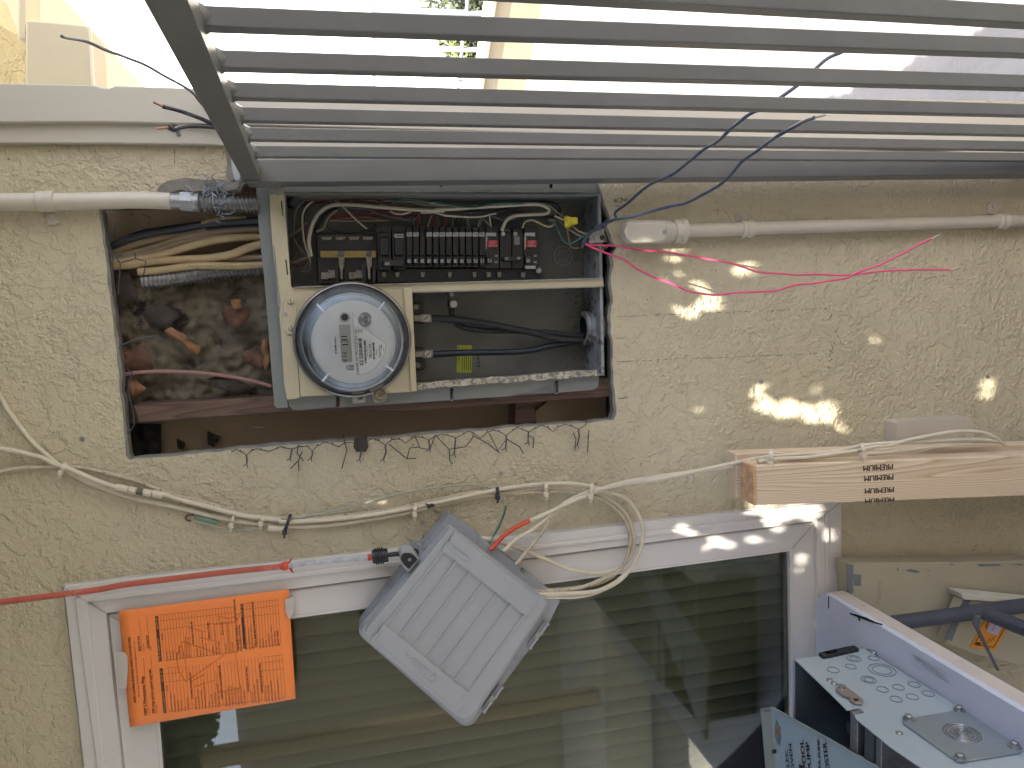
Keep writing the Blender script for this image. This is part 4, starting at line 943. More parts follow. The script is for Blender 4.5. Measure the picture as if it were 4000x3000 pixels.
for i, (x0, x1, m, l) in enumerate(((115,100,'r','dark red wire entering the breaker labelled with the ninth sticker'),(185,178,'k','black wire entering the breaker above the first 15 amp breaker'),(235,232,'k','black wire entering the first 15 amp breaker'),(290,285,'m','maroon wire entering the second 15 amp breaker'))):
    pw_(B6([(x0,400),(x1-4,450),(x1,525)]), .0015, m, .055, .055, l)
pw_(B6([(375,520),(345,460),(345,400),(385,368),(470,372),(530,398),(525,430),(490,470),(480,515)]), .0019, 's', .04, .05, 'grey wire looped twice over the last 15 amp breaker')
pw_(B6([(600,570),(590,500),(530,440),(480,440),(465,515)]), .0019, 't', .05, .05, 'brown wire bending into the upper test button breaker')
pw_(B6([(580,365),(590,420),(600,500),(605,540)]), .0016, 'w', .045, .05, 'short white wire standing over the upper test button breaker')
pw_(B6([(300,360),(640,350),(850,310),(1000,268),(1200,252),(1300,280),(1345,340),(1300,400),(1200,415),(900,415),(865,440),(845,530)]), .0040, 'k', .045, .045, 'thick black wire looping back into the 60 amp breaker')
pw_(B6([(945,525),(970,465),(1040,440),(1120,472),(1210,512),(1270,500),(1292,455),(1230,432)]), .0018, 'y', .03, .035, 'pale yellow wire curled above the lowest breaker')
pw_(B6([(1010,530),(985,480),(1030,450)]), .0015, 's', .05, .05, 'short grey wire entering the lowest breaker')
pw_(B6([(1150,260),(1240,290),(1310,350),(1390,410)]), .0016, 't', .03, .02, 'tan wire running into the yellow wire nut')
pw_(B6([(1290,395),(1330,415),(1385,440)]), .0020, 'w', .02, .015, 'white wire running into the yellow wire nut')
pw_(B6([(1220,440),(1300,480),(1340,580),(1380,660),(1430,700),(1500,680),(1600,620),(1660,570)]), .0020, 'g', .03, .0, 'green wire hanging below the yellow wire nut')
pw_(B6([(1340,440),(1420,520),(1520,590),(1600,630),(1650,640)]), .0019, 't', .035, .0, 'brown wire leading to the hole at the panel bottom')
pw_(B6([(1420,490),(1440,620),(1460,720),(1500,745),(1550,742)]), .0014, 'y', .05, .06, 'thin cream wire ending in grit near the panel bottom')
pw_(B6([(1470,485),(1520,540),(1590,580),(1640,590)]), .0016, 'y', .03, .0, 'yellowish wire leading out under the clamp')
pw_(B6([(600,395),(680,425),(750,440),(880,430)]), .0018, 's', .05, .04, 'grey wire crossing to the 60 amp breaker')
pw_(B6([(820,345),(950,360),(1100,380),(1240,440),(1250,490)]), .0026, 'm', .06, .06, 'dark maroon wire behind the curled yellow wire')
pw_(B5([(355,610),(450,560),(520,500),(545,470)]), .0024, 't', .06, .06, 'tan wire joining the wires at the panel top end')
pw_(B5([(380,880),(440,780),(490,640),(540,470)]), .0018, 'm', .05, .06, 'maroon wire slanting up from the panel top end')
pw_(B5([(400,620),(415,420),(470,280),(600,215),(760,220),(880,300),(1000,320)]), .0018, 's', .05, .05, 'dark grey wire arching at the panel top end')
pw_(B5([(390,900),(480,870),(540,850),(600,830)]), .0024, 't', .06, .06, 'tan wire lying lowest at the panel top end')
pw_(B5([(410,640),(470,740),(560,850),(585,940),(560,1000),(490,1000)]), .0018, 's', .04, .05, 'dark grey wire curled below the thick white wire')
pw_(B5([(390,930),(470,940),(540,930),(560,880)]), .0022, 'm', .06, .06, 'maroon wire curled in the panel top corner')
q = lathem(P(2205,868,.012), (P(2252,862,.004)-P(2205,868,.012)), [(.0085,0),(.0115,.001),(.0118,.007),(.0088,.012),(.0078,.014),(.0070,.024),(.0055,.0255),(0,.0256)], 8)
q.build('wire_nut', M('yellow wire nut', 'c9b92b', .45, var=.06), None, smooth=25, label='yellow twist-on wire nut at the lower end of the panel', cat='wire nut')
# ---- black and pink wires sticking out of the panel
C3 = lambda pts: cv(2200,0,.8137,pts); C4 = lambda pts: cv(2300,800,.7685,pts)
def ywire(pts, r, mat, Y0, Y1, label, strip=None, name='wire', stripm=None, pw=1.0, taper=None):
    n = len(pts); q = [P(p[0], p[1], Y1[i] if isinstance(Y1, list) else Y0+(Y1-Y0)*(i/(n-1))**pw) for i, p in enumerate(pts)]
    root = empty(name, q[0], label, 'wire', 'loose wire ends sticking out of the wall')
    tubem(q, r, 8, 6).build('jacket', mat, root)
    if strip:
        tubem([q[-1]]+[P(x, y, Y1) for x, y in strip], r*.55, 6, 3).build('bare_end', stripm or wm['t'], root)
    return root
bluek = M('blue black wire', '3b4656', .28, var=.2, vs=60)
copper = M('copper strands', '9a6a56', .4, metal=.6, var=.2)
ywire(C3([(90,1170),(115,1130),(180,1085),(250,1050),(250,1020),(310,975),(410,890),(520,840),(600,780),(680,715),(740,680),(820,605),(900,545),(980,510),(1040,470),(1130,405),(1200,340),(1270,280),(1350,245)]), .0026, bluek, .0, [0,-.01,-.02,-.03,-.04,-.09,-.16,-.22,-.27,-.32,-.37,-.42,-.45,-.47,-.48,-.48,-.475,-.47,-.47], 'longer black wire poking out through the gate bars', name='wire', pw=1.35)
ywire(C3([(90,1190),(130,1120),(190,1075),(245,1055),(330,1040),(440,1010),(520,990),(590,975),(670,935),(740,895),(800,845),(860,775),(930,725),(1010,665),(1090,620),(1160,580),(1205,565)]), .0026, bluek, .0, -.50, 'shorter black wire in front of the gate with a stripped tip', strip=C3([(1258,553)]), pw=1.3)
pink = M('pink red wire', 'cc4670', .4, var=.1)
ywire(C4([(-20,190),(0,205),(130,208),(210,222),(290,232),(400,240),(500,258),(600,275),(720,297),(800,322),(870,343),(980,350),(1060,357),(1150,353),(1300,358),(1400,348),(1500,337),(1650,330),(1750,330),(1840,330)]), .0019, pink, .0, -.17, 'pink wire ending lower down with a straight stripped tip', strip=C4([(1895,313)]), stripm=wm['w'])
ywire(C4([(-20,190),(0,208),(60,235),(180,280),(240,322),(330,368),(420,400),(500,437),(580,452),(650,458),(750,447),(860,442),(950,437),(1050,408),(1150,398),(1250,382),(1310,372),(1370,343),(1480,305),(1550,270),(1620,235),(1680,200),(1745,172)]), .0019, pink, .0, -.20, 'pink wire sagging leftwards then crossing over the other pink wire', strip=C4([(1783,150)]), stripm=wm['w'])
C1 = lambda pts: cv(0,0,.5424,pts)
ywire(C1([(2010,1090),(1900,1030),(1615,930),(1560,900),(1480,868),(1400,835),(1300,800),(1240,783),(1175,768)]), .0034, blackw, .01, -.11, 'stout black wire with copper strands pointing past the gate rail, upper of two', strip=C1([(1105,735)]), stripm=copper)
ywire(C1([(1960,1040),(1800,980),(1615,935),(1540,915),(1450,908),(1350,908),(1290,920),(1255,935),(1215,918)]), .0038, blackw, .01, -.11, 'stout black wire with frayed copper end bent against the corner board', strip=C1([(1130,928)]), stripm=copper)
ywire(C1([(1560,850),(1450,745),(1390,670),(1310,615),(1180,545),(1050,470),(925,420),(860,395),(760,360),(640,305),(560,285),(500,275),(445,262)]), .0022, wm['s'], -.01, -.30, 'lone grey wire reaching out past the top end of the gate')
# ---- service cables
C2 = lambda pts: cv(1600,1100,.3843,pts)
def cab(pts, r, mat, Y0, Y1, label, cat='cable', name='cable', group=None): return wire(name, pts, r, mat, Y0, Y1, label=label, cat=cat, group=group or ('service cables to the meter' if 'service' in label else 'house cables in the hollow beside the panel'), res=12)
cab(C2([(205,372),(300,375),(430,385),(560,395),(700,415),(900,450),(1100,490),(1250,520),(1400,560),(1550,590),(1760,600)]), .0066, rubberd, .04, .06, 'dusty black service cable running to the upper meter lug')
cab(C2([(440,250),(430,330),(460,400),(520,450),(620,480),(800,500),(1000,500),(1200,510),(1400,520),(1600,540),(1760,550)]), .0055, rubberd, .058, .065, 'dusty black service cable curving down from the neutral lug')
cab(C2([(225,738),(350,732),(600,722),(900,718),(1100,710),(1280,690),(1420,655),(1560,630),(1760,600)]), .0062, M('blue black insulation', '1d2634', .35, var=.1), .045, .07, 'cleaner blue black service cable running to the lower meter lug')
# ---- yellow cables in the hollow
D = lambda pts: cv(380,770,.3074,pts)
cab(D([(120,760),(350,660),(600,580),(850,530),(1100,500),(1400,440)]), pxr(15,.04), romexd, .07, .06, 'tan house cable, highest of the fan left of the panel')
cab(D([(120,790),(400,730),(700,650),(950,560),(1200,500),(1500,460),(1800,430),(2090,420)]), pxr(13,.04), romexd, .06, .05, 'dusty tan house cable, second in the fan left of the panel')
cab(D([(140,820),(450,770),(750,690),(1000,600),(1300,540),(1600,510),(1850,520),(2090,560)]), pxr(13,.04), romexd, .055, .05, 'dusty tan house cable, third in the fan left of the panel')
cab(D([(160,840),(500,800),(800,740),(1100,650),(1400,570),(1700,520),(2090,510)]), pxr(14,.04), romex, .05, .04, 'yellowed house cable, fourth in the fan left of the panel')
cab(D([(200,870),(500,850),(800,815),(1100,795),(1400,780),(1700,730),(1900,650),(2100,590)]), pxr(15,.03), romex, .05, .03, 'yellowed house cable swooping up to the panel end')
cab(D([(1400,830),(1650,790),(1900,770),(2110,775)]), pxr(14,.03), romexd, .05, .04, 'short length of tan cable just above the printed cable')
pc = cab(D([(520,950),(700,940),(900,915),(1200,875),(1500,870),(1800,875),(2000,865),(2110,860)]), pxr(13,.03), romex, .04, .03, 'yellow house cable with green printed lettering along it')
textm('METALLIC SHEATHED CABLE TYPE NM', D([(2000,858)])[0], D([(1150,868)])[0], D([(2000,880)])[0], lambda x, y: P(x, y, .0245)).build('cable_print', M('green print', '6d7448', .7), pc, smooth=0)
cab(D([(200,640),(500,500),(850,430),(1300,370),(1700,330),(2080,310)]), pxr(17,.05), blackw, .07, .06, 'upper black cable behind the yellow cables')
cab(D([(150,700),(450,590),(800,500),(1300,430),(1700,390),(2090,370)]), pxr(20,.05), blackw, .075, .065, 'lower black cable behind the yellow cables')
cab(D([(1330,330),(1500,290),(1700,265),(1900,262)]), pxr(10,.05), romexd, .06, .06, 'short bit of tan cable above the black cables')
cab(cv(300,700,.7235,[(245,1055),(350,1042),(500,1038),(650,1045),(800,1062),(950,1090),(1050,1118)]), pxr(7,.03), wm['s2'], .04, .03, 'thin brownish wire crossing the insulation', cat='wire', name='wire')
# ---- dry leaves
def leaf(pts, Y, mat, label, k=0, amp=10):
    q = MB(); c = cv(300,700,.7235,pts); cx = sum(p[0] for p in c)/len(c); cy = sum(p[1] for p in c)/len(c)
    random.seed(len(pts)*7+k); rim_ = []
    n = len(c)
    for i, (x, y) in enumerate(c):
        x2, y2 = c[(i+1) % n]; rim_.append((x, y)); rim_.append(((x+x2)/2+random.uniform(-4,4), (y+y2)/2+random.uniform(-4,4)))
    vs = [P(cx, cy, Y)]; m_ = len(rim_)
    for t in (.5, 1.0):
        for x, y in rim_: vs.append(P(cx+(x-cx)*t, cy+(y-cy)*t, Y+random.uniform(-1,1)*.004*t-.006*t*math.sin(math.atan2(y-cy, x-cx)*2+k)))
    fs = [(0, 1+(i+1) % m_, 1+i) for i in range(m_)]+[(1+i, 1+(i+1) % m_, 1+m_+(i+1) % m_, 1+m_+i) for i in range(m_)]
    q.add(vs, fs); o = q.build('dry_leaf', mat, None, smooth=60, label=label, cat='leaf', group='dry leaves caught in the wall hollow'); s_ = o.modifiers.new('t','SOLIDIFY'); s_.thickness = .0006
leaf([(235,460),(280,490),(310,570),(325,650),(270,660),(225,740),(210,640),(220,540)], .052, leafm[2], 'large dull brown leaf by the upper cut edge', 1)
leaf([(240,930),(300,920),(360,870),(385,930),(410,1020),(330,1035),(260,1040),(235,1000)], .045, leafm[0], 'broad brown leaf above the thin brownish wire', 2)
leaf([(470,820),(510,798),(580,840),(620,880),(668,900),(655,950),(610,930),(560,870),(500,850)], .03, leafm[1], 'bright tan curled leaf in the middle of the insulation', 3)
leaf([(830,650),(885,648),(890,690),(860,700),(835,685)], .03, leafm[1], 'small tan leaf scrap near the panel flange', 4)
leaf([(790,680),(860,700),(930,700),(935,740),(880,800),(810,790),(780,730)], .045, leafm[0], 'round reddish brown leaf under the small tan scrap', 5)
leaf([(350,720),(440,680),(510,690),(555,740),(500,790),(400,800)], .05, leafm[2], 'dark crumpled leaf above the bright tan leaf', 6)
leaf([(900,930),(980,910),(1020,960),(1005,1020),(940,1005),(890,960)], .035, leafm[0], 'reddish leaf tucked beside the grey flange', 7)
leaf([(275,1080),(320,1085),(375,1130),(330,1165),(290,1175)], .04, leafm[1], 'pale brown leaf below the thin brownish wire', 8)
leaf([(700,1080),(780,1060),(870,1090),(950,1110),(900,1160),(840,1165),(740,1120)], .035, leafm[2], 'black rotten leaf lying on the wooden stud', 9)
leaf([(705,1360),(780,1390),(765,1420),(740,1445),(708,1435)], .10, leafm[2], 'dark pointed scrap on the brown wallboard', 10)
leaf([(540,1400),(585,1420),(582,1460),(545,1455)], .10, leafm[2], 'small dark scrap low on the brown wallboard', 11)
leaf([(1000,870),(1035,860),(1040,980),(1020,1040),(1000,960)], .03, leafm[1], 'crumbling tan leaf pressed against the grey flange', 12)
slab('leaf_scrap', [(1385,1712),(1432,1700),(1440,1745),(1430,1765),(1392,1765),(1380,1745)], -.012, -.010, leafm[2], None, label='grey leaf scrap caught in the lath wire at the lower edge', cat='leaf', smooth=0)
# ------------------------------------------------------------------ cream cable runs across the wall
E = lambda pts: cv(0,1500,.5425,pts); G = lambda pts: cv(1100,1700,.678,pts); H = lambda pts: cv(2900,1600,.4973,pts)
def run(pts, r, Ys, label, mat=None, **k):
    n = len(pts); q = []
    for i, p in enumerate(pts):
        t = i/(n-1)*(len(Ys)-1); j = min(int(t), len(Ys)-2); q.append((p[0], p[1], Ys[j]+(Ys[j+1]-Ys[j])*(t-j)))
    return wire('cable', q, r, mat or cable_c, label=label, cat='cable', group='cables strung along the stucco wall', res=10)
rc = .0038
run(E([(-80,-60),(0,85),(60,190),(140,300),(220,400),(300,480),(380,550),(440,600),(520,645),(640,710),(800,768),(950,818),(1150,862),(1350,905),(1500,945),(1700,985),(1900,1010),(2080,1020)])+G([(150,525),(300,513),(500,486),(700,452),(900,402),(1100,358),(1250,335),(1400,315),(1550,305),(1700,310),(1800,335),(1900,380),(1980,450),(2020,540),(2030,620),(2010,700),(1950,760),(1880,790),(1780,795),(1650,770),(1500,705),(1350,645),(1200,600),(1100,590)]), .0042, [-.006,-.008,-.010,-.012,-.02,-.04], 'cream cable coming down from the upper edge and looping back behind the grey box')
run(E([(-90,455),(0,465),(120,485),(220,510),(300,530),(400,580),(480,602),(600,655),(750,715),(850,745),(1000,768),(1180,795),(1300,835),(1500,885),(1650,925),(1800,955),(2000,978)])+G([(0,500),(150,494),(300,484),(500,462),(700,428),(900,388),(1100,345),(1240,316),(1350,297),(1500,282),(1600,277),(1700,282),(1800,300),(1900,330),(1990,370),(2045,440),(2078,520),(2076,620),(2040,720),(1980,800),(1900,860),(1800,900),(1600,915),(1450,918)]), .0040, [-.018,-.018,-.018,-.018,-.03,-.06], 'cream cable with a barrel connector, outermost in the big loop', )
run(E([(-90,665),(0,642),(100,617),(200,606),(400,598),(470,600),(570,600),(700,625),(850,665),(1000,705),(1150,765),(1300,815),(1500,862),(1650,908),(1800,945),(2000,965)])+G([(0,480),(150,478),(300,470),(500,448),(700,415),(900,372),(1100,330),(1240,335),(1400,335),(1600,325),(1750,335),(1850,370),(1950,450),(2000,540),(2005,640),(1960,760),(1850,845),(1650,885),(1450,895)]), .0036, [-.006,-.006,-.01,-.012,-.02,-.05], 'cream cable entering from the top and forming the inner big loop', cable_d)
run(E([(-90,640),(0,630),(120,606),(250,598),(420,596),(520,640)]), .0024, [-.010,-.012], 'thinner cream cable running beside the other at the top edge')
# thin line with a hook
run(E([(1375,985),(1345,978),(1338,958),(1360,944),(1400,945)]), .0018, [-.01,-.01], 'small brown wire hook beside the green splice', wm['m'])
slab('splice_body', E([(1400,950),(1450,955),(1560,985),(1580,1000),(1560,1012),(1480,1015),(1440,1010)]), -.012, -.004, M('faded green plastic', '6f8577', .6, var=.15, vs=60), None, bev=.002, label='faded green wire splice under the cable bundle', cat='wire splice')
run(E([(1410,990),(1500,1012),(1600,1038),(1750,1050),(1900,1025),(2050,992),(2190,960)])+G([(60,475),(200,458),(350,425),(500,385),(650,345),(800,315),(950,295),(1080,287),(1170,295),(1230,320),(1275,350),(1292,410),(1270,480),(1230,570),(1200,612)]), .0017, [-.012,-.014,-.012,-.012,-.05], 'thin grey green line arching over the bundle and down to the grey box', M('thin line', '9c9d8c', .55, var=.1))
run(G([(1292,405),(1280,460),(1250,530),(1215,590),(1196,625)]), .0019, [-.03,-.05], 'dark green end of the thin line entering the grey box', wm['g'])
# three going right to the lumber
run(G([(1430,492),(1550,440),(1650,390),(1750,350),(1900,290),(2050,257),(2212,232)])+H([(0,432),(120,408),(250,400),(450,385),(650,368),(850,345),(950,340),(1100,338),(1300,315),(1500,290),(1700,275),(1850,270),(2010,272)]), .0037, [-.05,-.03,-.14,-.15,-.13], 'lower cream cable leading from the orange one to the timber')
run(G([(1430,490),(1350,530),(1280,580),(1225,638),(1200,660)]), .0042, [-.05,-.06], 'orange piece of cable entering the grey box', orange_j)
run(G([(1280,670),(1350,600),(1450,540),(1560,450),(1650,380),(1760,330),(1900,296),(2050,268),(2212,245)])+H([(0,405),(200,372),(400,352),(600,342),(750,322),(900,290),(1050,270),(1200,260),(1400,250),(1600,240),(1850,235),(1980,245),(2020,262)]), .0038, [-.06,-.03,-.14,-.15,-.13], 'middle cream cable rising from the grey box to the timber')
run(G([(1350,745),(1420,660),(1500,560),(1560,460),(1650,395),(1750,345)]), .0036, [-.06,-.035], 'dirty cream cable leaving the grey box at its upper edge', cable_d)
run(H([(120,408),(300,385),(500,375),(700,350),(900,320),(1050,290),(1150,280),(1300,240),(1500,200),(1650,175),(1800,170),(1900,185),(1980,215),(2030,258),(2060,275)]), .0037, [-.15,-.15,-.13], 'cream cable bowed away from the others over the wall plate')
for i, (a, b_) in enumerate((((2150,2311),(2470,2290)),((2150,2322),(2470,2300)))):
    pass
run([(1780,2180),(1840,2235),(1960,2270),(2100,2300)], .0030, [-.03,-.03], 'short dirty cable behind the grey box', cable_d)
run([(2110,2309),(2180,2308),(2230,2302),(2300,2285),(2400,2240)], .0038, [-.05,-.05], 'upper cream cable leaving the lower right side of the grey box', cable_d)
run([(2110,2330),(2200,2332),(2260,2330),(2340,2310),(2430,2260),(2490,2180)], .0038, [-.055,-.045], 'lower cream cable leaving the lower right side of the grey box')
# connectors
cq = empty('cable_connector', P(520,1908,-.02), 'cream barrel coax connector in the cable bundle with dark marks', 'connector')
for i, (x, y) in enumerate(((835,742),(930,760),(985,770),(1035,778),(1100,788))):
    a_, b_ = E([(x, y)])[0], E([(x+(95,55,48,62,80)[i]-6, y+(18,10,8,10,14)[i])])[0]
    A0 = P(a_[0], a_[1], -.019); A1 = P(b_[0], b_[1], -.019)
    lathem(A0, A1-A0, [(.004,0),(.0062,.0004),(.0062,(A1-A0).length-.0004),(.004,(A1-A0).length)], 8 if i in (1,3) else 16).build('connector_sleeve', cable_c if i not in (2,) else M('connector dark', '55524a', .5), cq, smooth=25)
a_ = E([(1930,1035),(2040,1045)]); 
lathem(P(*a_[0],-.016), P(*a_[1],-.016)-P(*a_[0],-.016), [(.003,0),(.0058,.0005),(.0058,.012),(.005,.013),(.005,.02),(.0058,.021),(.0058,.034),(.003,.035)], 10).build('cable_connector', cable_c, None, smooth=25, label='cream cable connector just above the upper black cable tie', cat='connector')
# cable ties
def tie(x0, y0, x1, y1, Y, mat, label, r=2.0, w_=14):
    o = empty('cable_tie', P(x0, y0, Y), label, 'cable tie', 'cable ties round the wall cables')
    L_ = math.hypot(x1-x0, y1-y0); ux, uy = (x1-x0)/L_, (y1-y0)/L_; nx, ny = -uy*w_/2, ux*w_/2
    q = MB(); e = .0045
    prof = [(-.15, Y+.006), (0, Y), (.25, Y-.004), (.5, Y-.0055), (.75, Y-.004), (1, Y), (1.1, Y+.006)]
    for (t0, Ya), (t1, Yb) in zip(prof, prof[1:]):
        c = [(x0+(x1-x0)*t0, y0+(y1-y0)*t0, Ya), (x0+(x1-x0)*t1, y0+(y1-y0)*t1, Yb)]
        f = [P(c[0][0]+nx, c[0][1]+ny, c[0][2]), P(c[1][0]+nx, c[1][1]+ny, c[1][2]), P(c[1][0]-nx, c[1][1]-ny, c[1][2]), P(c[0][0]-nx, c[0][1]-ny, c[0][2])]
        q.add(*prism(f, (0,.0014,0)))
    q.build('strap', mat, o)
    hx, hy = x1+ux*2, y1+uy*2; s = 9.5
    slab('tie_head', [(hx-s,hy-s*.7),(hx+s,hy-s*.7),(hx+s,hy+s*1.2),(hx-s,hy+s*1.2)], Y-.009, Y+.002, mat, o, bev=.0012)
    slab('tie_tail', [(hx-5,hy+s),(hx+4,hy+s),(hx+2,hy+s+14),(hx-5,hy+s+14)], Y-.007, Y-.0055, mat, o)
wt = M('cream tie', 'c6bea8', .45, var=.08); bt_ = blackw
tie(257,1812,233,1846,-.018,wt,'cream cable tie, topmost on the wall cables',w_=16)
tie(912,2017,902,2052,-.022,wt,'cream cable tie beside the green splice, higher of the two',w_=9)
tie(1030,2018,1018,2045,-.022,wt,'cream cable tie just above the upper black tie')
tie(1132,2018,1112,2078,-.026,bt_,'black cable tie where the thin line leaves the bundle',w_=13)
tie(1623,1972,1620,2008,-.026,wt,'dirty cream cable tie in the middle of the cable run')
tie(1943,1908,1945,1940,-.03,bt_,'black cable tie above the grey box',w_=13)
tie(2134,1888,2135,1930,-.03,wt,'cream cable tie first below the black tie')
tie(2312,1893,2308,1938,-.04,wt,'cream cable tie where the cables cross at the loop')
tie(2698,1840,2698,1862,-.04,wt,'cream cable tie on the bare wall between loop and timber')
tie(3012,1762,3013,1808,-.155,wt,'thick cream cable tie at the top end of the timber',w_=16)
tie(3368,1738,3378,1776,-.16,wt,'cream cable tie above the printed words on the timber')
slab('spider_debris', [(1660,1966),(1675,1972),(1690,1968),(1702,1978),(1685,1982),(1672,1990),(1668,1978)], -.028, -.024, M('debris', '3f3a34', .9), None, smooth=0, label='dark bit of debris stuck on the cable bundle', cat='debris')
# ------------------------------------------------------------------ grey enclosure
Bx = lambda pts: cv(1350,1950,.5725,pts)
bxo = empty('utility_box', P(1790,2420,-.08), 'grey plastic communications box hanging tilted over the window corner', 'utility box')
rnd = lambda pts, r, n=5: sum([_arc(pts[i-1], pts[i], pts[(i+1) % len(pts)], r if not isinstance(r, (list, tuple)) else r[i], n) for i in range(len(pts))], [])
def _arc(a, b, c, r, n):
    if r <= 0: return [b]
    a, b, c = V((*a,0)), V((*b,0)), V((*c,0)); p = b+(a-b).normalized()*r; q = b+(c-b).normalized()*r
    return [tuple((p*(1-t)**2+b*2*t*(1-t)+q*t*t)[:2]) for t in [i/n for i in range(n+1)]]
base = Bx([(710,100),(1188,462),(1192,490),(1222,520),(1232,505),(1465,690),(1385,850),(835,1582),(64,902),(340,545)])
slab('box_back', rnd(base, [6,4,4,4,4,8,20,55,45,6]), -.052, -.018, greybox2, bxo, bev=.002)
rim_o = rnd(Bx([(712,190),(1370,690),(1372,752),(888,1500),(795,1535),(150,985),(92,905)]), [25,30,30,60,60,60,40])
slab('lid_rim', rnd(Bx([(712,185),(1390,705),(828,1562),(82,914)]), [18,28,50,45], 8), -.075, -.0522, greybox, bxo, bev=.003)
lid = rnd(Bx([(722,190),(1380,698),(824,1526),(112,926)]), [24,34,48,42], 8)
lidm = slab('lid', lid, -.090, -.0745, greybox, bxo, bev=.004, seg=3)
tb = slab('lid_band', rnd(Bx([(742,225),(1322,680),(1232,800),(656,345)]), 6), -.0955, -.0895, greybox, lidm, bev=.0014)
bb_ = slab('lid_band', rnd(Bx([(258,848),(842,1330),(752,1470),(162,972)]), 6), -.0955, -.0895, greybox, lidm, bev=.0014)
for a, b_ in (((670,350),(272,862)),((760,422),(365,937)),((850,495),(457,1012)),((942,568),(550,1090)),((1033,642),(642,1168)),((1127,715),(735,1246)),((1220,790),(830,1327))):
    a, b_ = Bx([a, b_]); tubem([P(*a, -.0915), P(*b_, -.0915)], pxr(5.6,-.09), 8, 0).build('lid_rib', greybox, lidm)
PE = lambda x, y: P(x, y, -.0956)
textm('charktor', Bx([(520,1195)])[0], Bx([(400,1062)])[0], Bx([(545,1160)])[0], PE, thick=(0,-.0007,0)).build('raised_lettering', greybox, lidm, smooth=0, label='raised moulded lettering on the grey lid')
textm('COMMUNICATION', Bx([(570,1180)])[0], Bx([(455,1085)])[0], Bx([(578,1168)])[0], PE, thick=(0,-.0006,0)).build('raised_lettering', greybox, lidm, smooth=0)
q = MB(); PE2 = lambda x, y: P(x, y, -.0960)
for s in ([(575,1215),(612,1178),(622,1225),(600,1240)], [(545,1185),(530,1215),(560,1225)], [(555,1230),(590,1245),(575,1262)], [(590,1195),(607,1195),(605,1215)]): linem(Bx(s), 2.6, PE2, mb=q)
q.build('moulded_mark', greybox2, lidm, smooth=0)
textm('nnovatiol', Bx([(832,398)])[0], Bx([(722,318)])[0], Bx([(842,383)])[0], PE, thick=(0,-.0007,0)).build('raised_lettering', greybox, lidm, smooth=0)
q = MB(); r_ = Bx([(712,290),(845,395),(850,408),(830,428),(818,428),(694,330),(694,315),(706,292),(712,290)]); linem(r_, 2, PE2, mb=q); q.build('moulded_outline', greybox2, lidm, smooth=0)
q = MB(); r_ = Bx([(262,892),(250,895),(203,960),(205,970)]); linem(r_, 1.6, PE2, mb=q); linem(Bx([(205,970),(720,1412),(745,1420),(800,1352),(806,1335)]), 1.4, PE2, mb=q); q.build('moulded_outline', greybox2, lidm, smooth=0)
for (x, y) in ((1318,930),(1005,1365)):
    for (dx, dy) in ((38,-50),(-38,52)):
        p0 = Bx([(x+dx-26, y+dy+38), (x+dx+26, y+dy-38)]); A0, A1 = P(*p0[0],-.062), P(*p0[1],-.062)
        h_ = lathem(A0, A1-A0, [(0,0),(.0042,.0003),(.0042,.004),(.003,.0045),(.003,(A1-A0).length-.0045),(.0042,(A1-A0).length-.004),(.0042,(A1-A0).length),(0,(A1-A0).length)], 14).build('hinge', greybox, bxo)
    slab('hinge_leaf', Bx([(x-70,y+60),(x-52,y+92),(x+58,y-62),(x+40,y-92)]), -.060, -.054, greybox, bxo, bev=.001)
slab('latch_hood', rnd(Bx([(368,372),(412,350),(470,368),(500,412),(430,498),(372,440)]), [20,20,15,4,4,25]), -.085, -.045, greybox, bxo, bev=.003)
slab('latch_face', rnd(Bx([(374,385),(412,362),(462,378),(492,412),(432,478),(380,432)]), [18,18,12,3,3,22]), -.0875, -.0852, black, bxo, bev=.001)
discm(P(*Bx([(437,412)])[0], -.0876), (0,-1,0), .003, .001, 12).build('latch_pin', zinc, bxo)
slab('mount_lug', rnd(Bx([(438,325),(470,292),(528,322),(518,350),(480,370),(440,345)]), 8), -.04, -.025, greybox2, bxo, bev=.002)
tubem([P(*p, -.05) for p in Bx([(395,343),(425,348),(480,350),(492,372)])], .0035, 8).build('latch_wire', blackw, bxo)
slab('side_latch', Bx([(400,470),(412,480),(358,550),(345,545)]), -.05, -.04, greybox2, bxo, bev=.001)
# ---- red sleeved cord with black plug
cd = empty('cord', P(1000,2225,-.06), 'red and white braided cord hanging above the window with a black end', 'cord')
tubem([P(x, y, -.05) for x, y in ((-300,2385),(0,2352),(350,2308),(489,2284),(682,2260),(875,2236),(1100,2213))], .0052, 12).build('red_sleeve', M('faded red braid', 'b8604e', .7, var=.12, vs=50, bump=.8, bs=700, dirt='c98a78', dirt_amt=.42, dirt_s=12), cd)
q = MB(); random.seed(6)
tubem([P(1096,2213,-.05), P(1115,2211,-.05), P(1128,2210,-.05)], lambda t: .0052+.003*math.sin(t*3.1), 12, 3, q)
for k in range(14): 
    c = P(1125, 2210, -.05); tubem([c, c+V((random.gauss(0,.008), -random.random()*.004, -random.random()*.012))], .0008, 4, 0, q)
q.build('frayed_red', orange_j, cd)
tubem([P(x, y, -.05) for x, y in ((1118,2210),(1250,2195),(1448,2176))], .0046, 12).build('white_braid', M('white braid', 'c2c4c6', .8, var=.2, vs=120, bump=1, bs=900), cd)
tubem([P(x, y, -.05) for x, y in ((1436,2178),(1452,2176))], .0058, 10, 0).build('red_cuff', orange_j, cd)
A0 = P(1452,2176,-.05); A1 = P(1512,2168,-.05)
lathem(A0, A1-A0, [(0,0),(.012,.001),(.0125,.003)]+[z for i in range(4) for z in ((.0125,.006+i*.004),(.0155,.0065+i*.004),(.0155,.0085+i*.004),(.0125,.009+i*.004))]+[(.0125,.027),(.012,.029),(0,.029)], 24).build('plug', black, cd)
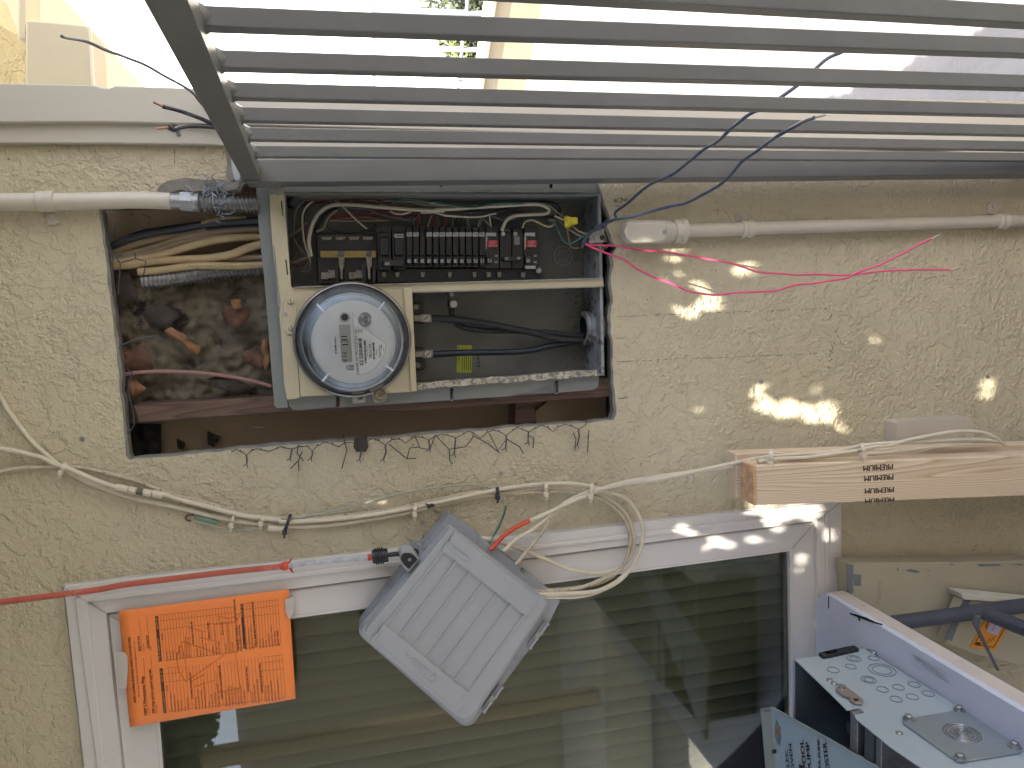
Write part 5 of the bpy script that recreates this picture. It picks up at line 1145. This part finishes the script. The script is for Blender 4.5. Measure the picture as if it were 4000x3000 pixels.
tubem([P(1510,2168,-.05), P(1560,2163,-.05), P(1600,2160,-.05)], .0042, 10).build('plug_stem', black, cd)
# ------------------------------------------------------------------ orange inspection card
Kc = lambda pts: cv(200,2200,.4823,pts)
YC = -.026
card = empty('inspection_card', P(810,2540,YC), 'orange building inspection card taped over the window corner', 'card')
cpts = Kc([(545,388),(1922,210),(1980,1098),(636,1329)])
# bent paper sheet, a little bowed
q = MB(); nx, ny = 16, 12
for j in range(ny+1):
    for i in range(nx+1):
        s_, t = i/nx, j/ny
        a = V((*cpts[0],0)).lerp(V((*cpts[1],0)), s_).lerp(V((*cpts[3],0)).lerp(V((*cpts[2],0)), s_), t)
        q.v.append(P(a.x, a.y, YC-.003*math.sin(math.pi*t)*math.sin(math.pi*s_)))
for j in range(ny):
    for i in range(nx): a = j*(nx+1)+i; q.f.append((a, a+nx+1, a+nx+2, a+1))
sheet = q.build('paper', M('orange card', 'f58a44', .7, var=.015, vs=3), card, smooth=180)
so_ = sheet.modifiers.new('t','SOLIDIFY'); so_.thickness = .0004
def PCd(x, y):      # in-card bow
    # invert bilinear roughly
    (x0,y0),(x1,y1),(x2,y2),(x3,y3) = cpts
    s_, t = .5, .5
    for _ in range(4):
        fx = (1-t)*((1-s_)*x0+s_*x1)+t*((1-s_)*x3+s_*x2)-x; fy = (1-t)*((1-s_)*y0+s_*y1)+t*((1-s_)*y3+s_*y2)-y
        a = (1-t)*(x1-x0)+t*(x2-x3); b_ = (1-s_)*(x3-x0)+s_*(x2-x1); c = (1-t)*(y1-y0)+t*(y2-y3); d = (1-s_)*(y3-y0)+s_*(y2-y1)
        det = a*d-b_*c; s_ -= (fx*d-b_*fy)/det; t -= (a*fy-c*fx)/det
    s_ = min(1, max(0, s_)); t = min(1, max(0, t))
    return P(x, y, YC-.003*math.sin(math.pi*t)*math.sin(math.pi*s_)-.0007)
q = MB()
def ct(s, p0, p1, hgt, q=q, **k):
    a, b_ = Kc([p0, p1]); dx, dy = b_[0]-a[0], b_[1]-a[1]; L_ = math.hypot(dx, dy); h = hgt*.4823
    textm(s, a, b_, (a[0]+dy/L_*h, a[1]-dx/L_*h), PCd, mb=q, **k)
ct('WEST COVINA BUILDING INSPECTION RECORD', (690,1130), (641,598), 20, bold=.0016)
ct('Phone: (626) 939-8425  Email: Building@westcovina.org', (718,1082), (676,636), 13)
ct('1409 S Montezuma Way', (778,1228), (752,915), 26, bold=.003); ct('E25-0154', (727,708), (716,592), 20, bold=.005); ct('Address', (800,1225), (795,1172), 9); ct('Permit No.', (757,712), (750,648), 9)
ct('200 amp service panel upgrade', (840,1215), (808,858), 22, bold=.002); ct('2/20/25', (797,690), (786,585), 20, bold=.005); ct('Description', (862,1215), (856,1145), 9); ct('Date', (812,700), (808,672), 9)
for p, r in (((783,1228),(747,765)),((849,1215),(806,757)),((737,718),(710,448)),((799,707),(772,438))): linem(Kc([p, r]), .9, PCd, mb=q)
# black bands
def band(p0, p1, w_): linem(Kc([p0, p1]), w_*.4823, PCd, mb=q)
band((922,1214),(890,852),26); band((884,796),(853,428),26); band((1567,692),(1542,330),22)
def table_(x0, y0, x1, y1, xe, heads, items, cols):
    """rows step along x; (x0,y0)->(x1,y1) is the left edge of the first row up to its right end"""
    n = items; sl = (x1-x0)/(y1-y0)
    for i in range(n+1):
        x = x0+(xe-x0)*i/n
        linem(Kc([(x, y0-(x-x0)*.115), (x+(y1-y0)*sl, y1-(x-x0)*.115)]), .8, PCd, mb=q)
    for c in cols:
        y = y0+(y1-y0)*c; linem(Kc([(x0+(y-y0)*sl, y), (xe+(y-y0)*sl, y-(xe-x0)*.115)]), .8, PCd, mb=q)
table_(948,1200,920,852,1900,[],34,[0,.68,.87,1]); table_(915,790,882,420,1510,[],24,[0,.68,.87,1]); table_(1580,690,1556,328,1860,[],12,[0,.7,.87,1])
L1 = [('SITE',948,1),('Temporary Power System',985,0),('Plumbing/Sewer Caps',1012,0),('Rough Grading',1038,0),('Water Service',1065,0),('Sewer',1092,0),('Underground Gas',1118,0),('FOOTING & FOUNDATION',1150,1),('UFER Grounding',1182,0),('Below-grade Electrical',1206,0),('Below-grade Plumbing',1232,0),('Elevation/Setback Certification',1258,0),('Footing',1286,0),('Foundation Wall',1312,0),('Sub-soil Drainage',1338,0),('Dampproofing/Waterproofing',1364,0),('CONCRETE SLAB & UNDERFLOOR',1392,1),('Slab Reinforcement',1425,0),('Under-floor Electrical',1450,0),('Under-floor Mechanical',1476,0),('Under-floor Plumbing',1502,0),('Under-floor Framing',1528,0),('Under-floor Insulation',1552,0),('Floor Diaphragm',1578,0),('CONCRETE OR CMU WALL',1606,1),('Cast-in-place',1640,0),('Concrete Masonry Unit',1664,0),('Dampproofing/Waterproofing',1690,0),('DIAPHRAGM & BRACED WALL',1718,1),('1st Floor Diaphragm',1750,0),('2nd Floor Diaphragm',1774,0),('Roof Diaphragm/Pre-Roof',1800,0),('Braced Wall',1826,0),('Lateral Resisting System',1852,0)]
L2 = [('ROUGH',908,1),('Rough Hydro',945,0),('Electrical',972,0),('Mechanical',998,0),('Plumbing',1025,0),('Gas Piping Test',1052,0),('Framing',1078,0),('Suspended Ceiling System',1105,0),('Shower Pan Test/Hot Mop',1130,0),('BUILDING ENVELOPE',1158,1),('Insulation',1190,0),('Drywall',1215,0),('Interior Lath/Tub & Shower',1240,0),('Exterior Lath',1266,0),('SERVICE PANEL',1290,1),('Grounding',1320,0),('Bonding',1346,0),('Service Panel',1372,0),('POOL & SPA',1396,1),('Pre-Gunite',1425,0),('Reinforcement/Electrical Bonding',1452,0),('Pre-Plaster',1478,0),('THIS PROJECT REQUIRES CLEARANCE FROM THE',1525,2),('FOLLOWING DIVISIONS:',1547,2),('Planning Division Clearance',1590,0),('Fire Department Clearance',1616,0),('Engineer Division Clearance',1640,0),('FINAL BUILDING DIVISION INSPECTION',1668,1),('Electrical',1698,0),('Mechanical',1724,0),('Plumbing',1748,0),('Gas Piping Test',1774,0),('Electrical Meter Release',1800,0),('Gas Meter Release',1825,0),('PERMIT FINAL',1850,2)]
for Ls, yb in ((L1,1212),(L2,795)):
    for s, x, kd in Ls:
        off_ = (x-948)*.108; y0 = yb-off_ if Ls is L1 else yb-(x-908)*.135; wd = len(s)*(7.3 if kd == 0 else 10.5)
        if kd == 1: y0 -= 180-wd/2+20
        ct(s, (x, y0), (x-wd*.085, y0-wd), 13 if kd == 0 else 15, **({'bold': .003} if kd else {}))
q.build('card_print', M('card ink', '5a3a24', .7), sheet, smooth=0)
q = MB(); PCw = PCd
for s, p0, p1 in (('TYPE OF INSPECTION',(929,1208),(912,1040)),('DATE  BY',(907,955),(896,862)),('TYPE OF INSPECTION',(889,790),(873,610)),('DATE  BY',(868,528),(857,435)),('Y/N',(1572,690),(1570,660)),('DATE  BY',(1553,430),(1545,335))):
    a, b_ = Kc([p0, p1]); dx, dy = b_[0]-a[0], b_[1]-a[1]; L_ = math.hypot(dx, dy); textm(s, a, b_, (a[0]+dy/L_*6, a[1]-dx/L_*6), lambda x, y: PCd(x, y)+V((0,-.0004,0)), mb=q)
q.build('band_lettering', M('orange lettering', 'f0a060', .7), sheet, smooth=0)
q = MB()      # pale star and ring emblem printed behind the table
def cl(pts, w_=5): linem(Kc(pts), w_, lambda x, y: PCd(x, y)+V((0,.0003,0)), mb=q)
cl([(1060,635),(1400,745),(1090,960),(1030,870),(1015,760),(1060,635)]); cl([(1050,640),(1080,760),(1110,950)],4); cl([(1110,520),(1250,560)]); cl([(1130,960),(1240,900)]); cl([(1350,430),(1370,490),(1320,500),(1340,700)]); cl([(1350,430),(1450,450),(1530,405),(1500,480),(1380,490)]); cl([(1330,870),(1350,1050),(1530,1010),(1490,720)],4)
cl([(1200,600),(1370,640)],4); cl([(1160,1000),(1320,950)],4); cl([(1490,480),(1500,720)],4)
q.build('card_emblem', M('emblem orange', 'dc772e', .7), sheet, smooth=0)
tape = M('translucent tape', 'bcb4ac', .25, var=.05, spec=.6)
slab('tape_strip', Kc([(520,725),(570,716),(598,725),(618,760),(620,860),(612,1000),(598,1020),(545,1018),(535,980)]), YC-.0035, YC-.003, tape, None, smooth=0, label='torn strip of clear tape over the left edge of the orange card', cat='tape')
slab('tape_strip', Kc([(1892,292),(1960,276),(1972,340),(1940,448),(1920,448),(1900,400)]), YC-.0035, YC-.003, tape, None, smooth=0, label='strip of clear tape over the lower edge of the orange card', cat='tape')
# ------------------------------------------------------------------ timber
def timber(name, px_front, Yf, thick, label):
    o = slab(name, px_front, Yf, Yf+thick, lumber, None, bev=.002, label=label, cat='timber'); return o
HH = lambda pts: cv(2900,1600,.4973,pts)
t1 = timber('timber_stud', [(2874,1772),(4400,1722),(4400,1900),(2876,1946)], -.095, .038, 'new timber stud nearest the wall, half hidden by the stamped one')
t2f = [(2953,1819),(4400,1763),(4400,1920),(2953,1974)]
t2 = timber('timber_stud', t2f, -.165, .048, 'new timber stud stamped with four words PREMIUM')
slab('sawn_end', [(2941,1822),(2953,1819),(2954,1978),(2944,1970)], -.1655, -.120, lumber_e, t2, bev=.001)
q = MB(); PF2 = lambda x, y: P(x, y, -.1657)
for i, (x0, x1, ya, yb) in enumerate(((1182,950,418,462),(1185,958,500,542),(1190,962,598,640),(1192,965,678,712))):
    a, b_, c = HH([(x0, ya+8), (x1, ya+22), (x0, yb+8)])
    textm('PREMIUM', a, b_, c, PF2, mb=q, bold=.008)
q.build('stamped_words', M('stamp ink', '4a3c33', .8, var=.4, vs=90), t2, smooth=0)
# junction plate on the wall
jb = slab('wall_plate_box', rnd([(3497,1645),(3562,1642),(3790,1628),(3803,1640),(3806,1745),(3500,1760)], [14,3,12,8,4,4]), -.032, 0, cond, None, bev=.004, label='beige painted cover box on the wall above the timber', cat='wall box')
slab('box_end_cap', rnd([(3502,1648),(3560,1643),(3562,1756),(3503,1758)], [10,3,3,8]), -.036, -.0305, cond, jb, bev=.003)
discm(P(3758,1705,-.033), (0,-1,0), .006, .0012, 16, hole=.0045).build('cover_mark', cond, jb)
# ------------------------------------------------------------------ folding table (stands square to the wall, at the left)
T5 = lambda pts: cv(3100,2100,.5425,pts)
ZT = .74
EX = PZ(*T5([(1659,1200)])[0], ZT).x*.5+PZ(*T5([(560,640)])[0], ZT).x*.5
tyb = PZ(*T5([(250,415)])[0], ZT).y
print('TABLE', EX, tyb, PZ(*T5([(1659,1200)])[0], ZT), PZ(*T5([(560,640)])[0], ZT), PZ(3187,2450,ZT))
tbl = empty('folding_table', (EX-.4, -.6, 0), 'white plastic folding table with grey steel legs standing against the window', 'table')
tabm = M('white table plastic', 'b9bcc6', .55, var=.06, vs=6, bump=.15, bs=200, dirt='9b98a0', dirt_amt=.35, dirt_s=30)
tabe = M('warm lit table edge', 'b7aca0', .6, var=.1, vs=8, dirt='94887a', dirt_amt=.38, dirt_s=30)  # beige of warm light put into the edge colour, dirt over it
def rrect(x0, x1, y0, y1, z, r, n=6):
    pts = []
    for cx, cy, a0_ in ((x1-r,y1-r,0),(x0+r,y1-r,90),(x0+r,y0+r,180),(x1-r,y0+r,270)):
        for i in range(n+1): a = R(a0_+90*i/n); pts.append(V((cx+r*math.cos(a), cy+r*math.sin(a), z)))
    return pts
TY1 = PZ(3187,2450,ZT).y
TXL = EX-.72
top = MB().add(*prism(rrect(TXL, EX, -1.35, TY1, ZT, .045), (0,0,-.045))).build('table_top', tabm, tbl, bev=.006, seg=3)
MB().add(*prism(rrect(TXL-.001, EX+.0015, -1.351, TY1+.001, ZT-.012, .046), (0,0,-.03))).build('table_edge', tabe, top, bev=.004)
PT = lambda x, y: PZ(x, y, ZT+.0012)
q = MB(); linem(T5([(855,842),(1095,972),(1100,1040),(935,935),(915,950),(848,895),(855,842)]), 2.6, PT, mb=q)
textm('LIFETIME', T5([(1072,1012)])[0], T5([(868,880)])[0], T5([(1080,985)])[0], PT, mb=q, bold=.002); q.build('moulded_logo', M('moulded line', 'a3a6b0', .5), top, smooth=0)
q = MB(); linem(T5([(252,425),(250,510)]), 4, PT, mb=q); q.build('table_crack', ink, top, smooth=0); q = MB()
for s in ([(405,545),(480,575),(560,605),(640,628)], [(430,552),(520,580),(600,618)], [(465,560),(475,600)]): linem(T5(s), 6, PT, mb=q)
q.build('table_crack', ink, top, smooth=0)
legm = M('grey leg paint', '50535c', .4, metal=.3, var=.15, vs=20, dirt='3f3e40', dirt_amt=.4, dirt_s=40)
XL_ = EX-.05
def Q5(pts, X): return [PX(*p, X) for p in T5(pts)]
a_, b_ = PX(*T5([(700,620)])[0], XL_), PX(*T5([(1659,490)])[0], XL_)
b2 = a_+(b_-a_)*(1/((b_-a_).z)*(.02-a_.z)) if abs((b_-a_).z) > 1e-3 else b_
tubem([a_-(b_-a_)*.15, a_, b_, b2], .0155, 16, 0).build('leg', legm, tbl)
a_, b_ = PX(*T5([(1385,545)])[0], XL_), PX(*T5([(1659,655)])[0], XL_)
tubem([a_, b_, b_+(b_-a_)*4], .0150, 16, 0).build('leg_crossbar', legm, tbl)
sp_ = T5([(1305,545),(1335,535),(1350,560),(1335,640),(1480,950),(1455,935),(1310,650),(1285,600)])
MB().add(*prism([PX(*p, XL_+.022) for p in sp_], (-.004,0,0))).build('leg_brace', legm, tbl, bev=.001)
discm(PX(*T5([(1325,572)])[0], XL_+.022), (1,0,0), .005, .002, 12).build('rivet', zinc, tbl)
for x, y in ((TXL+.08,-.25),(TXL+.08,-1.2),(EX-.06,-1.2)): tubem([V((x,y,ZT-.045)), V((x,y,0))], .0155, 12, 0).build('leg', legm, tbl)
# ------------------------------------------------------------------ old covers leaning on the wall below the table
oc = M('old cover paint', 'a39c86', .6, var=.06, vs=6, dirt='857d68', dirt_amt=.3, dirt_s=30); ocb = M('bare cover rim', '6f757a', .5, metal=.2, var=.15, vs=30)
dr = slab('panel_door', T5([(388,188),(480,182),(1200,178),(1800,163),(1800,740),(1080,745),(660,660),(430,560)]), -.07, -.03, oc, None, label='old beige painted panel door leaning on the wall behind the table', cat='panel door', bev=.002)
slab('worn_rim', T5([(388,188),(430,196),(430,400),(388,395)]), -.072, -.0702, ocb, dr, smooth=0)
slab('bare_patch', T5([(432,262),(488,268),(485,350),(440,345)]), -.0712, -.0702, ocb, dr, smooth=0)
for pts in ([(745,215),(760,235),(748,240)],[(805,235),(850,228),(900,240),(915,248),(880,255),(830,246)],[(960,235),(978,236),(972,246)],[(1120,192),(1150,192),(1145,206)],[(1320,192),(1480,190),(1500,203),(1400,206),(1340,208)],[(1550,190),(1655,190),(1640,202)]):
    slab('paint_chip', T5(pts), -.0712, -.0702, ocb, dr, smooth=0)
textm('ELECTRIC', T5([(625,440)])[0], T5([(632,308)])[0], T5([(605,438)])[0], lambda x, y: P(x, y, -.0702), thick=(0,-.001,0)).build('raised_lettering', oc, dr, smooth=0)
discm(P(*T5([(608,468)])[0], -.07), (0,-1,0), pxr(11,-.07), .001, 20, hole=pxr(8,-.07)).build('raised_ring', oc, dr)
c2_ = slab('panel_cover', T5([(1225,445),(1800,480),(1800,960),(1300,840),(1100,760)]), -.112, -.085, oc, None, label='smaller beige cover with an orange approval sticker under the table', cat='panel cover', bev=.002)
slab('cover_lip', T5([(1205,402),(1250,405),(1580,440),(1800,462),(1800,488),(1225,447)]), -.120, -.0842, M('pale lip paint', 'c3beab', .5), c2_, bev=.001)
slab('worn_rim', T5([(1225,447),(1275,450),(1180,640),(1140,745),(1090,730),(1150,600)]), -.1135, -.1122, ocb, c2_, smooth=0)
st = slab('approval_sticker', T5([(1338,660),(1385,585),(1545,640),(1450,812),(1268,792)]), -.1135, -.1125, M('orange sticker', 'd58a2c', .6, var=.04), c2_, smooth=0)
PS = lambda x, y: P(x, y, -.1139)
slab('white_label', T5([(1420,598),(1500,640),(1470,705),(1390,680)]), -.1141, -.1137, M('lilac label', 'b3adc0', .6), st, smooth=0)
q = MB(); textm('APPROVED', T5([(1390,655)])[0], T5([(1412,595)])[0], T5([(1378,648)])[0], PS, mb=q, bold=.01)
textm('FIELD TECH', T5([(1435,672)])[0], T5([(1462,618)])[0], T5([(1424,668)])[0], lambda x, y: P(x, y, -.1143), mb=q)
linem(T5([(1345,690),(1300,770),(1440,790),(1520,650)]), 3, PS, mb=q)
for i in range(4): linem(T5([(1395+i*14,760-i*6),(1410+i*14,725-i*6)]), 1.6, PS, mb=q)
slabm(T5([(1318,752),(1348,758),(1345,772),(1314,768)]), -.1141, -.1137, mb=q); q.build('sticker_print', ink, st, smooth=0)
# ------------------------------------------------------------------ new enclosure lying on the table
XB = (PZ(*T5([(512,797)])[0], ZT).x+PZ(*T5([(1659,1490)])[0], ZT).x)/2
newm = M('new blue grey enclosure paint', '96a0a2', .32, metal=.05, var=.03, vs=6, bump=.06, bs=500); newi = M('enclosure inside', '4b5257', .35, metal=.2, var=.12, vs=5)
def PB(x, y): return PX(x, y, XB)
b0, b1, b2_ = T5([(5,880),(512,797),(1659,1490)])
A_ = PX(*T5([(8,878)])[0], XB); B_ = PX(*T5([(512,797)])[0], XB); C_ = PX(*T5([(1659,1460)])[0], XB)
print('BOX', A_, B_, C_)
nbx = empty('breaker_enclosure', (XB-.2, -.5, ZT), 'new blue grey steel enclosure lying open on the white table', 'electrical enclosure')
side = T5([(8,878),(512,797),(900,1040),(1659,1508),(1900,1660),(1900,2000),(1100,1800),(920,1659),(760,1550),(700,1510),(450,1305),(438,1278),(510,1262),(500,1248),(466,1228),(385,1242),(200,1060)])
kn = lambda c, rx: c
sp3 = [PB(*p) for p in side]
sw = MB().add(*prism(sp3, (-.0018,0,0))).build('side_panel', newm, nbx, smooth=0)
zt_b = A_.z; y_back = A_.y; zb_b = ZT+.003
Wb = .36; yf = -1.35
MB().add([V((XB-.002,y_back,zb_b)), V((XB-Wb,y_back,zb_b)), V((XB-Wb,y_back,zt_b)), V((XB-.002,y_back,zt_b))], [(0,1,2,3)]).add([V((XB-.002,y_back+.0015,zb_b)), V((XB-Wb,y_back+.0015,zb_b)), V((XB-Wb,y_back+.0015,zt_b)), V((XB-.002,y_back+.0015,zt_b))], [(3,2,1,0)]).build('end_panel', newi, nbx, smooth=0)
boxm((XB-Wb, yf, zb_b), (XB-.002, y_back, zb_b+.002)).build('enclosure_floor', newi, nbx, smooth=0)
boxm((XB-Wb-.002, yf, zb_b), (XB-Wb, y_back, zt_b)).build('side_panel', newi, nbx, smooth=0)
boxm((XB-Wb-.002, y_back-.002, zt_b), (XB-.002, y_back+.0035, zt_b+.002)).build('end_lip', M('bright steel edge', 'b9bdbf', .3, metal=.5), nbx, smooth=0)
tubem([p+V((.001,0,.0005)) for p in (PB(*side[0]), PB(*side[-1]), PB(*side[-2]))], .0012, 6, 0).build('rolled_edge', newm, nbx)
# divider channel
PD = lambda pts: [PX(*p, XB-.0022) for p in T5(pts)]
cy0 = PB(*T5([(400,1242)])[0]).y; cz = PB(*T5([(400,1242)])[0]).z
for dy, m_, w_ in ((0,zinc,.018),(-.035,newi,.02),(-.062,zinc,.012)):
    boxm((XB-Wb, cy0+dy-w_, zb_b+.002), (XB-.0022, cy0+dy, cz-.002)).build('divider_channel', m_, nbx, bev=.001)
q = MB()
for i in range(7):
    x = XB-.03-i*.045; boxm((x-.016, cy0+.0005, cz-.035), (x+.004, cy0+.012, cz-.004), q)
q.build('breaker_clips', black, nbx, bev=.001)
# knockouts as pressed rings on the side
def ring_px(cx, cy, rx, mat_=None, w_=.0016, arc=(0,360), tilt=0):
    c = PB(*T5([(cx, cy)])[0]); e = PB(*T5([(cx+rx, cy)])[0]); r_ = (e-c).length*.80
    pts = [c+V((.0006, math.cos(R(a))*r_, math.sin(R(a))*r_)) for a in range(arc[0], arc[1]+1, 12)]
    return tubem(pts, w_*.5, 6, 0)
kd = M('knockout groove', '6d7b81', .4, metal=.2)
for cx, cy, rs in ((434,873,(62,38)),(575,870,(46,)),(285,955,(52,)),(412,930,(46,)),(637,955,(118,82)),(540,1025,(66,42)),(868,1060,(52,)),(755,1080,(50,)),(640,1095,(50,)),(970,1125,(52,)),(855,1148,(52,)),(738,1165,(52,))):
    q = MB()
    for r_ in rs:
        a = ring_px(cx, cy, r_); q.add(a.v, a.f)
    q.build('knockout', kd, sw)
for x, y in ((258,1028),(292,1053),(760,1410),(578,828)):
    discm(PB(*T5([(x, y)])[0]), (1,0,0), .0058, .003, 14, r2=.004).build('rivet', zinc, sw, bev=.0008)
lt = MB().add(*prism([PX(*p, XB+.005) for p in T5([(302,1092),(312,1070),(345,1062),(380,1072),(495,1160),(503,1175),(497,1192),(440,1190),(395,1160),(415,1152),(360,1135)])], (-.0035,0,0))).build('latch', M('tan zinc latch', '9b8f87', .35, metal=.6), sw, bev=.0008)
discm(PX(*T5([(345,1078)])[0], XB+.005), (1,0,0), .007, .003, 16).build('latch_rivet', zinc, lt)
discm(PX(*T5([(450,1168)])[0], XB+.005), (1,0,0), .004, .0006, 12).build('latch_hole', ink, lt)
plp = T5([(785,1318),(795,1305),(1190,1238),(1220,1236),(1645,1515),(1650,1530),(1635,1545),(1210,1612),(1180,1612),(790,1335)])
hp = MB().add(*prism([PX(*p, XB+.0035) for p in plp], (-.003,0,0))).build('hub_plate', M('plate steel', '8f989c', .3, metal=.5, var=.06, vs=20), sw, bev=.0006)
for r_ in (200,165,120,82,50):
    c = PX(*T5([(1212,1405)])[0], XB+.004); e = PX(*T5([(1212+r_, 1405)])[0], XB+.004); rr_ = (e-c).length*.62
    tubem([c+V((0, math.cos(R(a))*rr_, math.sin(R(a))*rr_)) for a in range(0, 361, 12)], .0012, 6, 0).build('plate_ring', zinc, hp)
for x, y in ((828,1308),(1192,1242),(1590,1502),(1198,1590)):
    lathem(PX(*T5([(x, y)])[0], XB+.0036), (1,0,0), [(.009,0),(.009,.0015),(.0055,.002),(.0055,.007),(.004,.008),(0,.008)], 12).build('plate_bolt', zinc, hp, smooth=25)
# black corrugated thing at the far corner of the enclosure
q = MB(); 
for i in range(6): 
    x, y = T5([(232+i*36, 828-i*8)])[0]; c = PX(x, y, EX-.05); 
    boxm((c.x-.03, c.y-.009, c.z-.012), (c.x, c.y+.006, c.z+.012+.002*(i % 2)), q)
q.build('terminal_strip', black, None, bev=.002, label='black ribbed terminal strip behind the new enclosure on the table', cat='terminal strip')
# ------------------------------------------------------------------ cover with handwritten breaker names
J = lambda pts: cv(2960,2740,.2712,pts)
ZJ = zt_b+.015
cvm = M('pale blue grey cover', '8e9da3', .45, var=.04, vs=8, dirt='7c8a90', dirt_amt=.3, dirt_s=40); cvs = M('cover rim paint', '8b9088', .5, var=.08, vs=12)
PJ = lambda x, y: PZ(x, y, ZJ)
face = J([(193,88),(1720,950),(2300,1300),(2300,1700),(290,1700),(245,700)])
cvr = MB().add(*prism([PJ(*p) for p in face], (0,0,-.006))).build('breaker_cover', cvm, None, smooth=0, label='used grey cover with handwritten POOL PUMP lying over the enclosure', cat='panel cover')
tv = J([(38,103),(193,88),(245,700),(290,1700),(170,1700)])
MB().add(*prism([PZ(*p, ZJ+.001) for p in tv], (0,0,-.010))).build('cover_rim', cvs, cvr, smooth=0, bev=.001)
MB().add(*prism([PZ(*p, ZJ+.0015) for p in J([(60,125),(185,112),(190,135),(150,150),(70,145)])], (0,0,-.001))).build('scuff', M('scuffed metal', '6d6f6a', .6, var=.4, vs=200), cvr, smooth=0)
hq = MB().add(*prism([PZ(*p, ZJ+.0012) for p in J([(265,262),(282,300),(300,350),(325,380),(318,440),(335,520),(325,580),(318,628),(290,620),(262,560),(240,500),(238,420),(245,350)])], (0,0,-.001))).build('torn_paint', ocb, cvr, smooth=0)
MB().add(*prism([PZ(*p, ZJ+.0018) for p in J([(270,370),(300,385),(305,450),(285,500),(262,480),(258,420)])], (0,0,-.001))).build('rust_spot', M('rust', '8f6138', .8, var=.3, vs=120), hq, smooth=0)
MB().add(*prism([PZ(*p, ZJ+.0022) for p in J([(203,700),(258,690),(260,745),(208,752)])], (0,0,-.001))).build('rim_slot', ink, cvr, smooth=0)
tubem([PZ(*p, ZJ+.001) for p in J([(195,88),(1720,950)])], .0022, 6, 0).build('folded_edge', cvs, cvr)
PH = lambda x, y: PZ(x, y, ZJ+.0012)
def hand(s, p0, p1, h, b=.012):
    a, b_ = J([p0, p1]); dx, dy = b_[0]-a[0], b_[1]-a[1]; L_ = math.hypot(dx, dy); hh_ = h*.2712; textm(s, a, b_, (a[0]+dy/L_*hh_, a[1]-dx/L_*hh_), PH, bold=b).build('handwriting', ink, cvr, smooth=0)
hand('POOL', (705,975), (655,545), 55); hand('PUMP', (778,1000), (735,580), 50); hand('SPA PUMP', (915,1010), (890,545), 38, b=.006); hand('BOOSTER', (1060,1180), (985,585), 55, b=.008)
hand('ELEC', (460,1010), (430,700), 42, b=.008); hand('OVEN', (530,1010), (480,610), 38, b=.008)
MB().add(*prism([PZ(*p, ZJ+.0015) for p in J([(590,905),(650,930),(700,1700),(640,1700)])], (0,0,-.001))).build('cover_slot', ink, cvr, smooth=0)
